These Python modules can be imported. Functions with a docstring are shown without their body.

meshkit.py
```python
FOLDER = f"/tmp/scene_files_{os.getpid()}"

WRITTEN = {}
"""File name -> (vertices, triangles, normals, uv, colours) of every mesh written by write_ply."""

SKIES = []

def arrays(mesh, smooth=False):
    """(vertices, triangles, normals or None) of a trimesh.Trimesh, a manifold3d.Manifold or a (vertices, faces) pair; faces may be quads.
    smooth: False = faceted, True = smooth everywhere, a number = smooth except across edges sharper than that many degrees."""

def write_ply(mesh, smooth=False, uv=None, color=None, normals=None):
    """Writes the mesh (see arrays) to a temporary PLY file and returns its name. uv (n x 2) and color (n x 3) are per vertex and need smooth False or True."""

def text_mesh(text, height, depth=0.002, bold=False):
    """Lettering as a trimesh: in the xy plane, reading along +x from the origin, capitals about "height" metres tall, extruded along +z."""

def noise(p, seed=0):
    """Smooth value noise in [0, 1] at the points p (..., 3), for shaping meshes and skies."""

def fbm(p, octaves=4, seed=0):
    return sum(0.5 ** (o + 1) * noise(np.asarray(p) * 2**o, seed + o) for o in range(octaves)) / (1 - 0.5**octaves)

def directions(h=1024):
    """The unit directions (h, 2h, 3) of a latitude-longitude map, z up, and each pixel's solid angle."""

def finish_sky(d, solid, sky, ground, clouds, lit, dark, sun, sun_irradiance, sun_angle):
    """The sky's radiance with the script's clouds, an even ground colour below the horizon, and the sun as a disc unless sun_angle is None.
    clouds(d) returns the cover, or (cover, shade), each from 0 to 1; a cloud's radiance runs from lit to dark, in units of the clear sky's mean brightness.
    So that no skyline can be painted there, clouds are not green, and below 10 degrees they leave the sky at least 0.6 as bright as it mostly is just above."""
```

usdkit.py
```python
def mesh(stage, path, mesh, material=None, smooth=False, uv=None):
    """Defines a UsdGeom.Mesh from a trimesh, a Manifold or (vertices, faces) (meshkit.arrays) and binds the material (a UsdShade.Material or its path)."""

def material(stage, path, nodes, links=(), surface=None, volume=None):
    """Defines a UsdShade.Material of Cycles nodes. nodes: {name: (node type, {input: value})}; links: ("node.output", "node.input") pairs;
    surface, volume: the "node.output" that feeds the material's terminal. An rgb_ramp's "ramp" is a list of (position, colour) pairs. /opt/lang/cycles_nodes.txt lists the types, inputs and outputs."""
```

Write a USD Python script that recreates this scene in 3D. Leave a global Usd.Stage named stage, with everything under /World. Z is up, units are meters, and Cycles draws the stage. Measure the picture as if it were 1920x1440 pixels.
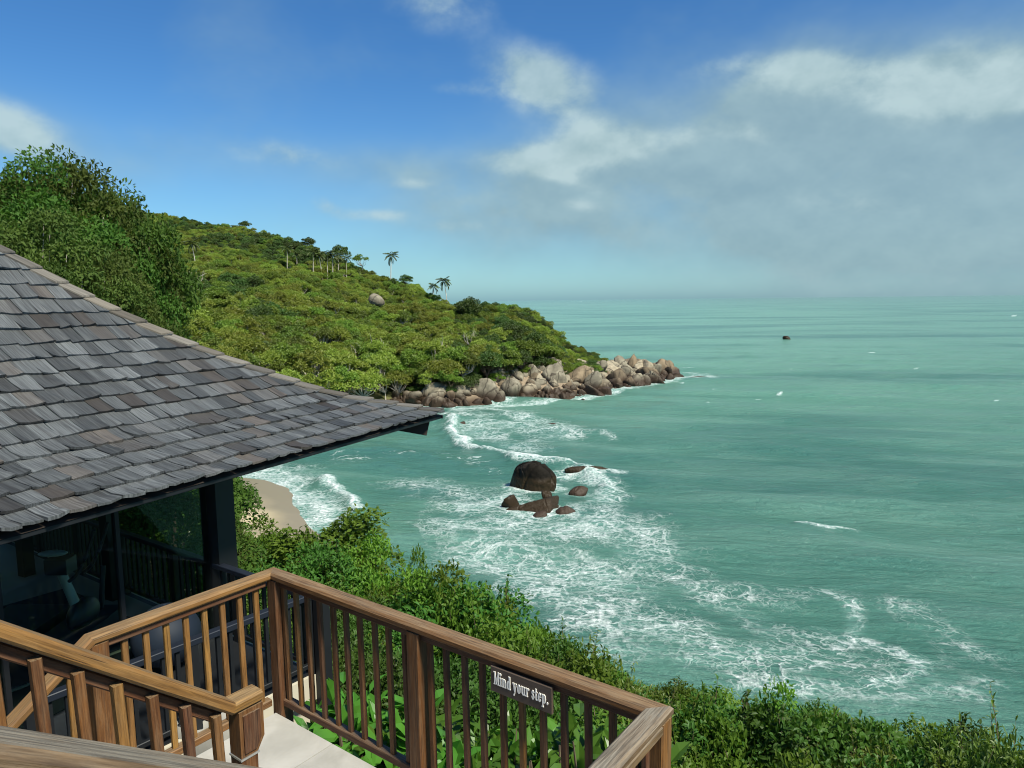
import math, random
import numpy as np
import trimesh
import shapely
from shapely import affinity
from shapely.geometry import LineString, Point, Polygon
from shapely.ops import unary_union
from scipy.interpolate import PchipInterpolator
import meshkit, usdkit
from pxr import Gf, Sdf, Usd, UsdGeom, UsdLux, UsdShade, Vt

stage = Usd.Stage.CreateInMemory()
UsdGeom.SetStageUpAxis(stage, UsdGeom.Tokens.z)
UsdGeom.SetStageMetersPerUnit(stage, 1.0)
UsdGeom.Xform.Define(stage, "/World")
UsdGeom.Scope.Define(stage, "/World/Looks")

# ------------------------------------------------------------------ camera, sun, sky, exposure
FPX, PITCH, ROLL, EYE = 1331.0, math.atan((720 - 563.5) / 1331.0), math.radians(0.64), 2.8
EXPOSURE = 1.0
SUN_AZ, SUN_EL = math.radians(134), math.radians(52)          # azimuth from +Y towards +X
SUN_INTENSITY, SUN_ANGLE = 1.05, 8.0
SKY_STRENGTH = 0.088
SEA = -17.2

cam = UsdGeom.Camera.Define(stage, "/World/camera")
cam.CreateHorizontalApertureAttr(36.0)
cam.CreateFocalLengthAttr(36.0 * FPX / 1920.0)
cam.CreateClippingRangeAttr(Gf.Vec2f(0.05, 100000.0))
cam.CreateExposureAttr(EXPOSURE)
fw = np.array([0, math.cos(PITCH), -math.sin(PITCH)])
up0, rt0 = np.array([0, math.sin(PITCH), math.cos(PITCH)]), np.array([1.0, 0, 0])
rt = rt0 * math.cos(ROLL) - up0 * math.sin(ROLL)
up = up0 * math.cos(ROLL) + rt0 * math.sin(ROLL)
cam.AddTransformOp().Set(Gf.Matrix4d(*rt, 0, *up, 0, *(-fw), 0, 0, 0, EYE, 1))


def ray(x, y):
    a, b = x - 960, y - 720
    c, s = math.cos(ROLL), math.sin(ROLL)
    a, b = a * c - b * s, a * s + b * c
    return np.array([a, FPX * math.cos(PITCH) - b * math.sin(PITCH), -(b * math.cos(PITCH) + FPX * math.sin(PITCH))])


def at_z(x, y, z):
    d = ray(x, y)
    return np.array([0, 0, EYE]) + d * ((z - EYE) / d[2])


def at_y(x, y, Y):
    d = ray(x, y)
    return np.array([0, 0, EYE]) + d * (Y / d[1])


class G:
    """A little graph builder: values that start with @ are links."""

    def __init__(self):
        self.n, self.l = {}, []

    def __call__(self, kind, **kw):
        name = f"n{len(self.n)}"
        vals = {}
        for k, v in kw.items():
            if isinstance(v, str) and v.startswith("@"):
                self.l.append((v[1:], f"{name}.{k}"))
            else:
                vals[k] = v
        self.n[name] = (kind, vals)
        return "@" + name + "."

    def math(self, op, a, b=0.0, c=0.0, clamp=False):
        kw = dict(math_type=op, value1=a, value2=b)
        if op in ("multiply_add", "smoothmin", "smoothmax", "compare", "wrap"):
            kw["value3"] = c
        if clamp:
            kw["use_clamp"] = True
        return self("math", **kw) + "value"

    def step(self, v, a, b, lo=0.0, hi=1.0):
        return self("map_range", range_type="smoothstep", value=v, from_min=a, from_max=b, to_min=lo, to_max=hi, clamp=True) + "result"

    def mix(self, f, a, b, kind="mix"):
        return self("mix", mix_type=kind, fac=f, color1=a, color2=b) + "color"

    def noise(self, vec, scale, detail=3, rough=0.5, dist=0.0):
        return self("noise_texture", vector=vec, scale=scale, detail=float(detail), roughness=rough, distortion=dist) + "fac"

    def scaled(self, vec, s):
        return self("mapping", vector=vec, scale=s) + "vector"

    def build(self, name, surface=None, volume=None):
        return usdkit.material(stage, "/World/Looks/" + name, self.n, self.l, surface=surface and surface[1:], volume=volume and volume[1:])


def srgb(r, g, b):
    return tuple(((x / 255) / 12.92 if x / 255 < 0.04045 else ((x / 255 + 0.055) / 1.055) ** 2.4) for x in (r, g, b))


sun_dir = np.array([math.cos(SUN_EL) * math.sin(SUN_AZ), math.cos(SUN_EL) * math.cos(SUN_AZ), math.sin(SUN_EL)])
sun = UsdLux.DistantLight.Define(stage, "/World/sun")
sun.CreateNormalizeAttr(True)
sun.CreateIntensityAttr(SUN_INTENSITY)
sun.CreateAngleAttr(SUN_ANGLE)
sun.CreateColorAttr(Gf.Vec3f(1.0, 0.96, 0.80))
zz = sun_dir
xx = np.cross([0, 0, 1.0], zz); xx /= np.linalg.norm(xx)
yy = np.cross(zz, xx)
sun.AddTransformOp().Set(Gf.Matrix4d(*xx, 0, *yy, 0, *zz, 0, 0, 0, 0, 1))


def make_sky():
    g = G()
    d = g("texture_coordinate") + "generated"
    d = g("vector_math", math_type="normalize", vector1=d) + "vector"
    base = g("sky_texture", sky_type="single_scattering", sun_disc=False, sun_elevation=SUN_EL, sun_rotation=SUN_AZ, altitude=20.0, air_density=1.0, aerosol_density=1.0, ozone_density=2.2) + "color"
    sep = g("separate_xyz", vector=d)
    z = sep + "z"
    # even, slightly teal sea air low down, the deeper blue above
    hz = g.step(z, -0.02, 0.36)
    tint = g.mix(hz, SKY_LOW, SKY_HIGH)
    clear = g.mix(1.0, base, tint, "multiply")
    clear = g.mix(g.step(z, 0.07, -0.01), clear, g.mix(1.0, clear, (1.15, 1.25, 1.36), "multiply"))
    # clouds: soft veils, and puffs broken up by noise
    flat = g("vector_math", math_type="multiply", vector1=d, vector2=(1.0, 1.0, 1.45)) + "vector"
    n1 = g.noise(flat, 9.0, 7, 0.55, 0.1)
    n2 = g.noise(g("vector_math", math_type="add", vector1=flat, vector2=(3.1, 1.7, 0.4)) + "vector", 3.4, 5, 0.55)
    lit = g.noise(g("vector_math", math_type="add", vector1=flat, vector2=(0.0, 0.0, 0.03)) + "vector", 9.0, 7, 0.55, 0.1)

    def patches(items):
        total = None
        for px, py, rx, ry, tilt, amp in items:
            c = ray(px, py); c /= np.linalg.norm(c)
            hx = np.cross(c, [0, 0, 1.0]); hx /= np.linalg.norm(hx)
            vy = np.cross(hx, c)
            t = math.radians(tilt)
            a, b = hx * math.cos(t) - vy * math.sin(t), hx * math.sin(t) + vy * math.cos(t)
            da = g("vector_math", math_type="dot_product", vector1=d, vector2=tuple(a * FPX / rx)) + "value"
            db = g("vector_math", math_type="dot_product", vector1=d, vector2=tuple(b * FPX / ry)) + "value"
            dc = g("vector_math", math_type="dot_product", vector1=d, vector2=tuple(c)) + "value"
            q = g.math("add", g.math("multiply", da, da), g.math("multiply", db, db))
            e = g.math("multiply", g.math("exponent", g.math("multiply", q, -1.0)), amp)
            e = g.math("multiply", e, g.math("greater_than", dc, 0.0))
            total = e if total is None else g.math("add", total, e)
        return total

    veil = patches(VEILS)
    # out of view the sky carries the same broken cloud
    veil = g.math("add", veil, g.math("multiply", g.step(n2, 0.46, 0.72), 0.16))
    veil = g.math("multiply", veil, g.math("multiply_add", n2, 1.5, 0.22), clamp=True)
    veil = g.math("multiply", veil, g.math("multiply_add", n1, 0.9, 0.55), clamp=True)
    vcol = g.mix(g.math("multiply_add", g.math("subtract", n1, lit), 2.6, 0.42, clamp=True), CLOUD_DARK, CLOUD_MID)
    clear = g.mix(g.math("minimum", veil, 0.9), clear, vcol)
    puff = patches(PUFFS)
    fld = g.math("multiply", puff, g.math("multiply_add", n1, 3.0, -0.55))
    cover = g.math("multiply", g.step(fld, 0.14, 0.85), 0.86)
    shade = g.math("add", g.math("multiply_add", g.math("subtract", n1, lit), 3.2, 0.35), g.math("multiply", cover, 0.35), clamp=True)
    col = g.mix(cover, clear, g.mix(shade, CLOUD_MID, CLOUD_LIT))
    bg = g("background_shader", color=col, strength=SKY_STRENGTH)
    mat = g.build("sky_air", surface=bg + "background")
    dome = UsdLux.DomeLight.Define(stage, "/World/sky")
    dome.CreateIntensityAttr(1.0)
    UsdShade.MaterialBindingAPI.Apply(dome.GetPrim()).Bind(mat)
    dome.GetPrim().SetCustomDataByKey("kind", "structure")


SKY_LOW, SKY_HIGH = (0.44, 0.70, 0.83), (0.25, 0.52, 0.76)
CLOUD_LIT, CLOUD_MID, CLOUD_DARK = (2.9, 3.8, 4.0), (2.0, 2.9, 3.15), (1.55, 2.38, 2.72)
PUFFS = [  # px, py, half width, half height, tilt, amount
    (830, 0, 95, 48, 0, 0.62), (1005, 150, 100, 52, 8, 0.85), (1070, 205, 110, 36, 28, 0.42), (870, 165, 90, 14, 0, 0.35), (15, 240, 95, 45, 20, 0.7),
    (1400, 120, 110, 22, 0, 0.62), (1560, 130, 150, 26, 0, 0.66), (1700, 165, 160, 34, 8, 0.8), (1840, 190, 130, 36, 0, 0.6), (1390, 245, 70, 20, 15, 0.6), (1600, 380, 120, 26, 10, 0.5), (1880, 110, 90, 60, 30, 0.4),
    (1105, 282, 90, 34, 5, 1.0), (985, 305, 110, 26, 0, 0.7), (1255, 258, 66, 22, 0, 0.66), (540, 290, 110, 26, 5, 0.55), (770, 345, 50, 12, 0, 0.45), (610, 388, 34, 20, 25, 0.6), (700, 403, 70, 13, 0, 0.5), (850, 425, 90, 14, 0, 0.4), (1080, 340, 70, 16, 20, 0.45), (1090, 385, 50, 14, 10, 0.4)]
VEILS = [
    (1090, 210, 150, 45, 25, 0.22), (1560, 185, 330, 75, 0, 0.80), (1800, 200, 260, 110, 0, 0.75), (1600, 280, 360, 70, 0, 0.60), (1400, 330, 330, 90, 0, 0.42), (1850, 370, 300, 130, 0, 0.65), (1000, 330, 260, 50, 0, 0.45), (620, 310, 230, 36, 0, 0.38),
    (1200, 430, 420, 60, 0, 0.40), (1650, 480, 400, 70, 0, 0.50), (800, 400, 260, 40, 0, 0.25), (60, 260, 140, 50, 15, 0.35)]
make_sky()


# ------------------------------------------------------------------ stage helpers
taken = {}


def numbered(parent, name):
    key = (parent, name)
    k = taken.get(key, 0)
    taken[key] = k + 1
    return f"{parent}/{name}" if k == 0 else f"{parent}/{name}_{k:03d}"


def tag(p, label=None, cat=None, group=None, kind=None):
    p = p.GetPrim() if hasattr(p, "GetPrim") else p
    for k, v in (("label", label), ("category", cat), ("group", group), ("kind", kind)):
        if v:
            p.SetCustomDataByKey(k, v)
    return p


def thing(name, label, cat, loc=(0, 0, 0), group=None, kind=None):
    x = UsdGeom.Xform.Define(stage, numbered("/World", name))
    if any(loc):
        x.AddTranslateOp().Set(Gf.Vec3d(*map(float, loc)))
    return tag(x, label, cat, group, kind)


def obj(name, mesh, mat, parent=None, pv=None, smooth=False, origin=None):
    """One Mesh prim. mesh: (v, f) or trimesh. pv: {primvar name: per-vertex values}"""
    base = "/World" if parent is None else str(parent.GetPath())
    path = numbered(base, name)
    v, f, n = meshkit.arrays(mesh, False)
    if smooth:
        v, f, n = meshkit.arrays(mesh, smooth)
    m = UsdGeom.Mesh.Define(stage, path)
    if origin is not None:
        v = v - np.asarray(origin, float)
    m.CreatePointsAttr(Vt.Vec3fArray.FromNumpy(v.astype(np.float32)))
    m.CreateFaceVertexCountsAttr(Vt.IntArray.FromNumpy(np.full(len(f), 3, np.int32)))
    m.CreateFaceVertexIndicesAttr(Vt.IntArray.FromNumpy(f.astype(np.int32).ravel()))
    m.CreateSubdivisionSchemeAttr("none")
    if n is not None:
        m.CreateNormalsAttr(Vt.Vec3fArray.FromNumpy(n.astype(np.float32)))
        m.SetNormalsInterpolation("vertex")
    for k, a in (pv or {}).items():
        a = np.asarray(a, np.float32)
        api = UsdGeom.PrimvarsAPI(m)
        if a.ndim == 1:
            api.CreatePrimvar(k, Sdf.ValueTypeNames.FloatArray, "vertex").Set(Vt.FloatArray.FromNumpy(a))
        else:
            api.CreatePrimvar(k, Sdf.ValueTypeNames.Float3Array, "vertex").Set(Vt.Vec3fArray.FromNumpy(a))
    if mat is not None:
        UsdShade.MaterialBindingAPI.Apply(m.GetPrim()).Bind(mat)
    return m.GetPrim()


kinds = stage.CreateClassPrim("/World/kinds")


def kind_root(name):
    p = stage.DefinePrim(f"/World/kinds/{name}", "Xform")
    return p


def copy_of(kind, name, loc, rotz=0.0, scale=(1, 1, 1), label=None, cat=None, group=None):
    x = UsdGeom.Xform.Define(stage, numbered("/World", name))
    x.AddTranslateOp().Set(Gf.Vec3d(*map(float, loc)))
    x.AddRotateZOp().Set(float(rotz))
    s = (scale,) * 3 if np.ndim(scale) == 0 else scale
    x.AddScaleOp().Set(Gf.Vec3f(*map(float, s)))
    p = x.GetPrim()
    p.GetReferences().AddInternalReference(kind.GetPath())
    p.SetInstanceable(True)
    return tag(p, label, cat, group)


def join(parts):
    vs, fs, k = [], [], 0
    for v, f in parts:
        vs.append(np.asarray(v, float)); fs.append(np.asarray(f, int) + k); k += len(v)
    return np.vstack(vs), np.vstack(fs)


def frame(d, upv=(0, 0, 1)):
    d = np.asarray(d, float); d = d / np.linalg.norm(d)
    a = np.cross(upv, d)
    if np.linalg.norm(a) < 1e-6:
        a = np.cross((0, 1.0, 0), d)
    a /= np.linalg.norm(a)
    return d, a, np.cross(d, a)


def beam(p0, p1, w, h, upv=(0, 0, 1), ch=0.006, seed=0, cut0=None, cut1=None):
    """A chamfered timber from p0 to p1 (centre line), w across, h along up. Returns mesh and its grain coordinates.
    cut0/cut1: normals of end planes (mitres), else square."""
    p0, p1 = np.asarray(p0, float), np.asarray(p1, float)
    d, a, b = frame(p1 - p0, upv)
    L = np.linalg.norm(p1 - p0)
    W, Hh = w / 2, h / 2
    prof = np.array([(-W + ch, -Hh), (W - ch, -Hh), (W, -Hh + ch), (W, Hh - ch), (W - ch, Hh), (-W + ch, Hh), (-W, Hh - ch), (-W, -Hh + ch)])
    rng = np.random.default_rng(seed + 17)
    off = rng.uniform(0, 50, 3)
    rings, gcs = [], []
    for end, (p, cut) in enumerate(((p0, cut0), (p1, cut1))):
        pts = p + prof[:, :1] * a + prof[:, 1:] * b
        if cut is not None:
            cn = np.asarray(cut, float)
            t = -((pts - p) @ cn) / (d @ cn)
            pts = pts + t[:, None] * d
        rings.append(pts)
        gcs.append(np.column_stack([(pts - p0) @ d, prof[:, 0], prof[:, 1]]) + off)
    v = np.vstack(rings + rings)
    gc = np.vstack(gcs + gcs)
    f = []
    for i in range(8):
        j = (i + 1) % 8
        f += [(i, j, 8 + j), (i, 8 + j, 8 + i)]
    for i in range(1, 7):
        f.append((16, 16 + i + 1, 16 + i)); f.append((24, 24 + i, 24 + i + 1))
    return v, np.array(f), gc


def timber(name, mat, parent, *a, **k):
    v, f, gc = beam(*a, **k)
    return obj(name, (v, f), mat, parent, {"gc": gc})


def tube(points, radii, sides=6):
    p = np.asarray(points, float)
    r = np.broadcast_to(np.asarray(radii, float), (len(p),))
    t = np.gradient(p, axis=0); t /= np.linalg.norm(t, axis=1, keepdims=True) + 1e-12
    a = np.cross(t, np.where(np.abs(t[:, 2:]) < 0.9, [0, 0, 1.0], [1.0, 0, 0])); a /= np.linalg.norm(a, axis=1, keepdims=True) + 1e-12
    b = np.cross(t, a)
    ang = np.arange(sides) * 2 * np.pi / sides
    v = p[:, None] + r[:, None, None] * (np.cos(ang)[None, :, None] * a[:, None] + np.sin(ang)[None, :, None] * b[:, None])
    i, j = np.meshgrid(np.arange(len(p) - 1), np.arange(sides), indexing="ij")
    q = np.stack([i * sides + j, i * sides + (j + 1) % sides, (i + 1) * sides + (j + 1) % sides, (i + 1) * sides + j], -1).reshape(-1, 4)
    return v.reshape(-1, 3), np.vstack([q[:, [0, 1, 2]], q[:, [0, 2, 3]]])


def prism(poly2, o, ax, ay, az, depth):
    """polygon (n x 2) in the plane ax, ay at o, extruded along az by depth"""
    m = trimesh.creation.extrude_polygon(Polygon(poly2), depth, engine="earcut")
    v = np.asarray(m.vertices)
    v = np.asarray(o, float) + v[:, :1] * np.asarray(ax, float) + v[:, 1:2] * np.asarray(ay, float) + v[:, 2:] * np.asarray(az, float)
    f = np.asarray(m.faces)
    if np.dot(np.cross(ax, ay), az) < 0:
        f = f[:, ::-1]
    return v, f


# ------------------------------------------------------------------ materials
def wood_mat(name, dark, light, grey, grey_amt, rough=0.62):
    g = G()
    gc = g("attribute", attribute="gc") + "vector"
    fine = g.noise(g.scaled(gc, (5.0, 130.0, 130.0)), 1.0, 6, 0.68, 0.25)
    broad = g.noise(g.scaled(gc, (2.6, 16.0, 16.0)), 1.0, 6, 0.66, 0.9)
    rnd = g("object_info") + "random"
    c = g.mix(g.step(g.math("multiply_add", fine, 0.6, g.math("multiply", broad, 0.4)), 0.3, 0.68), dark, light)
    c = g("hsv", color=c, value=g.math("multiply_add", rnd, 0.45, 0.78), hue=g.math("multiply_add", rnd, 0.012, 0.494)) + "color"
    nz = g("separate_xyz", vector=g("geometry") + "true_normal") + "z"
    top = g.step(nz, 0.45, 0.9)
    patches = g.step(g.noise(g.scaled(gc, (4.0, 30.0, 30.0)), 1.0, 6, 0.7, 0.6), 0.40, 0.62)
    split = g.step(g.noise(g.scaled(gc, (1.6, 95.0, 95.0)), 1.0, 3, 0.5, 0.1), 0.66, 0.70)
    wear = g.math("multiply", g.math("maximum", g.math("multiply", top, g.math("multiply_add", patches, 0.45, 0.6)), g.math("multiply", patches, 0.28)), grey_amt, clamp=True)
    gcol = g.mix(g.step(fine, 0.35, 0.62), tuple(x * 0.42 for x in grey), grey)
    c = g.mix(wear, c, gcol)
    c = g.mix(g.math("multiply", split, 0.7), c, tuple(x * 0.3 for x in dark))
    bmp = g("bump", height=g.math("subtract", fine, split), strength=0.6, distance=0.005) + "normal"
    s = g("principled_bsdf", base_color=c, roughness=g.math("multiply_add", fine, 0.25, rough - 0.1), normal=bmp, specular_ior_level=0.35)
    return g.build(name, surface=s + "BSDF")


W_RAIL = wood_mat("oiled_teak", (0.036, 0.0125, 0.0032), (0.150, 0.060, 0.014), (0.225, 0.165, 0.100), 0.68)
W_LIGHT = wood_mat("pale_teak", (0.072, 0.032, 0.007), (0.235, 0.115, 0.028), (0.25, 0.185, 0.105), 0.55)
W_RED = wood_mat("red_teak", (0.026, 0.009, 0.004), (0.105, 0.038, 0.013), (0.20, 0.145, 0.095), 0.75)
W_GREY = wood_mat("weathered_teak", (0.045, 0.024, 0.010), (0.150, 0.090, 0.042), (0.215, 0.185, 0.145), 1.0)


def shingle_mat(name, lo, hi, brown):
    g = G()
    gc = g("attribute", attribute="gc") + "vector"
    rnd = g("object_info") + "random"
    fine = g.noise(g.scaled(gc, (2.2, 85.0, 20.0)), 1.0, 4, 0.65)
    streak = g.noise(g.scaled(gc, (1.6, 22.0, 8.0)), 1.0, 3, 0.6, 0.3)
    c = g.mix(g.step(fine, 0.3, 0.7), lo, hi)
    r2 = g("white_noise_texture", dimensions="1D", w=g.math("multiply", rnd, 913.0)) + "value"
    c = g.mix(g.math("multiply", g.step(r2, 0.66, 0.98), 0.62), c, g.mix(fine, tuple(x * 0.5 for x in brown), brown))
    c = g.mix(g.math("multiply", g.step(streak, 0.5, 0.72), 0.72), c, (0.022, 0.020, 0.020))
    c = g("hsv", color=c, value=g.math("multiply_add", rnd, 0.9, 0.5)) + "color"
    bmp = g("bump", height=g.math("add", fine, streak), strength=0.6, distance=0.006) + "normal"
    s = g("principled_bsdf", base_color=c, roughness=0.6, normal=bmp, specular_ior_level=0.4)
    return g.build(name, surface=s + "BSDF")


M_SHINGLE = shingle_mat("grey_shingle", (0.026, 0.028, 0.030), (0.094, 0.100, 0.104), (0.070, 0.050, 0.036))
M_CAP = shingle_mat("tan_shingle", (0.062, 0.056, 0.048), (0.150, 0.135, 0.115), (0.12, 0.10, 0.075))


def plain(name, c, rough=0.6, spec=0.4, var=0.15, scale=6.0, metallic=0.0):
    g = G()
    pos = g("texture_coordinate") + "object"
    n = g.noise(pos, scale, 5, 0.6)
    col = g.mix(n, tuple(x * (1 - var) for x in c), tuple(min(1, x * (1 + var)) for x in c))
    s = g("principled_bsdf", base_color=col, roughness=rough, specular_ior_level=spec, metallic=metallic)
    return g.build(name, surface=s + "BSDF")


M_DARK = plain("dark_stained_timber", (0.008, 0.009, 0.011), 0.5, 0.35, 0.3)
M_RAILDARK = plain("blue_black_paint", (0.011, 0.014, 0.022), 0.4, 0.4, 0.2)
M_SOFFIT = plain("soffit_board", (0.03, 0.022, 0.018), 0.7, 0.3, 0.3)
M_CONC = plain("pale_plaster", (0.40, 0.36, 0.28), 0.8, 0.2, 0.12, 4.0)
M_FLOOR = plain("beige_floor_tile", (0.22, 0.21, 0.17), 0.5, 0.3, 0.08, 3.0)
M_MAT = plain("rubber_mat", (0.02, 0.024, 0.035), 0.8, 0.2, 0.1, 9.0)
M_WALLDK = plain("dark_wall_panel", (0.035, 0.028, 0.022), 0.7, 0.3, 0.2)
M_MACH = plain("charcoal_plastic", (0.020, 0.026, 0.04), 0.45, 0.5, 0.1)
M_STEEL = plain("grey_green_enamel", (0.26, 0.33, 0.33), 0.4, 0.5, 0.06)
M_WHITE = plain("white_lettering", (0.88, 0.84, 0.76), 0.6, 0.3, 0.04)
M_METAL = plain("steel_strip", (0.55, 0.55, 0.53), 0.35, 0.5, 0.1, 20, 0.8)


def tile_mat():
    g = G()
    pos = g("geometry") + "position"
    n1 = g.noise(g.scaled(pos, (3.0, 3.0, 3.0)), 1.0, 6, 0.62, 0.4)
    n2 = g.noise(g.scaled(pos, (14.0, 60.0, 14.0)), 1.0, 4, 0.6)
    r = g("object_info") + "random"
    c = g.mix(g.step(n1, 0.3, 0.7), (0.27, 0.26, 0.24), (0.38, 0.365, 0.345))
    c = g.mix(g.math("multiply", n2, 0.35), c, (0.27, 0.255, 0.225))
    c = g("hsv", color=c, value=g.math("multiply_add", r, 0.12, 0.94)) + "color"
    s = g("principled_bsdf", base_color=c, roughness=0.5, specular_ior_level=0.35)
    return g.build("stone_tile", surface=s + "BSDF")


M_TILE = tile_mat()


def sign_mat():
    g = G()
    gc = g("attribute", attribute="gc") + "vector"
    fine = g.noise(g.scaled(gc, (6.0, 90.0, 90.0)), 1.0, 4, 0.6)
    c = g.mix(fine, (0.050, 0.034, 0.024), (0.105, 0.074, 0.055))
    return g.build("sign_brown", surface=g("principled_bsdf", base_color=c, roughness=0.6) + "BSDF")


M_SIGN = sign_mat()


def glass_mat():
    g = G()
    tr = g("transparent_bsdf", color=(0.84, 0.93, 0.87)) + "BSDF"
    gl = g("glossy_bsdf", color=(0.9, 0.95, 1.0), roughness=0.02) + "BSDF"
    fr = g("fresnel", IOR=1.22) + "fac"
    return g.build("window_glass", surface=g("mix_closure", fac=fr, closure1=tr, closure2=gl) + "closure")


M_GLASS = glass_mat()


def leaf_mat(name, a, b, dry=None, trans=0.35, rough=0.45, spec=0.35):
    g = G()
    isl = g("geometry") + "random_per_island"
    rnd = g("object_info") + "random"
    pos = g("geometry") + "position"
    n = g.noise(pos, 0.55, 3, 0.5)
    t = g.math("add", g.math("multiply", isl, 0.5), g.math("multiply_add", n, 0.9, -0.2), clamp=True)
    c = g.mix(t, a, b)
    if dry is not None:
        c = g.mix(g.math("multiply", g.step(isl, 0.93, 0.96), 0.8), c, dry)
    c = g("hsv", color=c, hue=g.math("multiply_add", rnd, 0.040, 0.476), value=g.math("multiply_add", rnd, 0.7, 0.65), saturation=0.98) + "color"
    p = g("principled_bsdf", base_color=c, roughness=rough, specular_ior_level=spec) + "BSDF"
    tl = g("translucent_bsdf", color=g.mix(1.0, c, (1.15, 1.25, 0.6), "multiply")) + "BSDF"
    return g.build(name, surface=g("mix_closure", fac=trans, closure1=p, closure2=tl) + "closure")


L_HILL = leaf_mat("hill_leaf", (0.082, 0.142, 0.017), (0.255, 0.325, 0.046), None, 0.45)
L_YELLOW = leaf_mat("yellow_green_leaf", (0.140, 0.185, 0.022), (0.340, 0.372, 0.074), None, 0.45)
L_HILLDK = leaf_mat("dark_hill_leaf", (0.034, 0.072, 0.014), (0.105, 0.160, 0.026), None, 0.3)
L_NEAR = leaf_mat("shrub_leaf", (0.055, 0.125, 0.012), (0.190, 0.300, 0.030), (0.24, 0.17, 0.06), 0.45, 0.5, 0.2)
L_NEARDK = leaf_mat("dark_shrub_leaf", (0.030, 0.082, 0.012), (0.092, 0.185, 0.024), (0.16, 0.08, 0.05), 0.38, 0.5, 0.2)
L_OLIVE = leaf_mat("olive_leaf", (0.065, 0.105, 0.014), (0.185, 0.220, 0.036), (0.24, 0.19, 0.08), 0.35)
L_CANOPY = leaf_mat("canopy_leaf", (0.026, 0.064, 0.010), (0.105, 0.170, 0.022), (0.14, 0.11, 0.04), 0.35, 0.6, 0.12)
L_CANOPY2 = leaf_mat("olive_canopy_leaf", (0.034, 0.060, 0.011), (0.125, 0.155, 0.030), (0.16, 0.13, 0.05), 0.35, 0.6, 0.12)
L_BROAD = leaf_mat("broad_leaf", (0.035, 0.115, 0.012), (0.15, 0.29, 0.03), None, 0.4, 0.35)
L_PALM = leaf_mat("palm_leaf", (0.045, 0.070, 0.018), (0.125, 0.150, 0.040), (0.25, 0.19, 0.08), 0.25)


def bark_mat(name, a, b):
    g = G()
    pos = g("texture_coordinate") + "object"
    c = g.mix(g.noise(g.scaled(pos, (6, 6, 2)), 1.0, 4, 0.6), a, b)
    return g.build(name, surface=g("principled_bsdf", base_color=c, roughness=0.8, specular_ior_level=0.2) + "BSDF")


M_BARK = bark_mat("brown_bark", (0.05, 0.035, 0.022), (0.16, 0.12, 0.085))
M_PALE = bark_mat("pale_bark", (0.30, 0.26, 0.21), (0.55, 0.50, 0.43))


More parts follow.
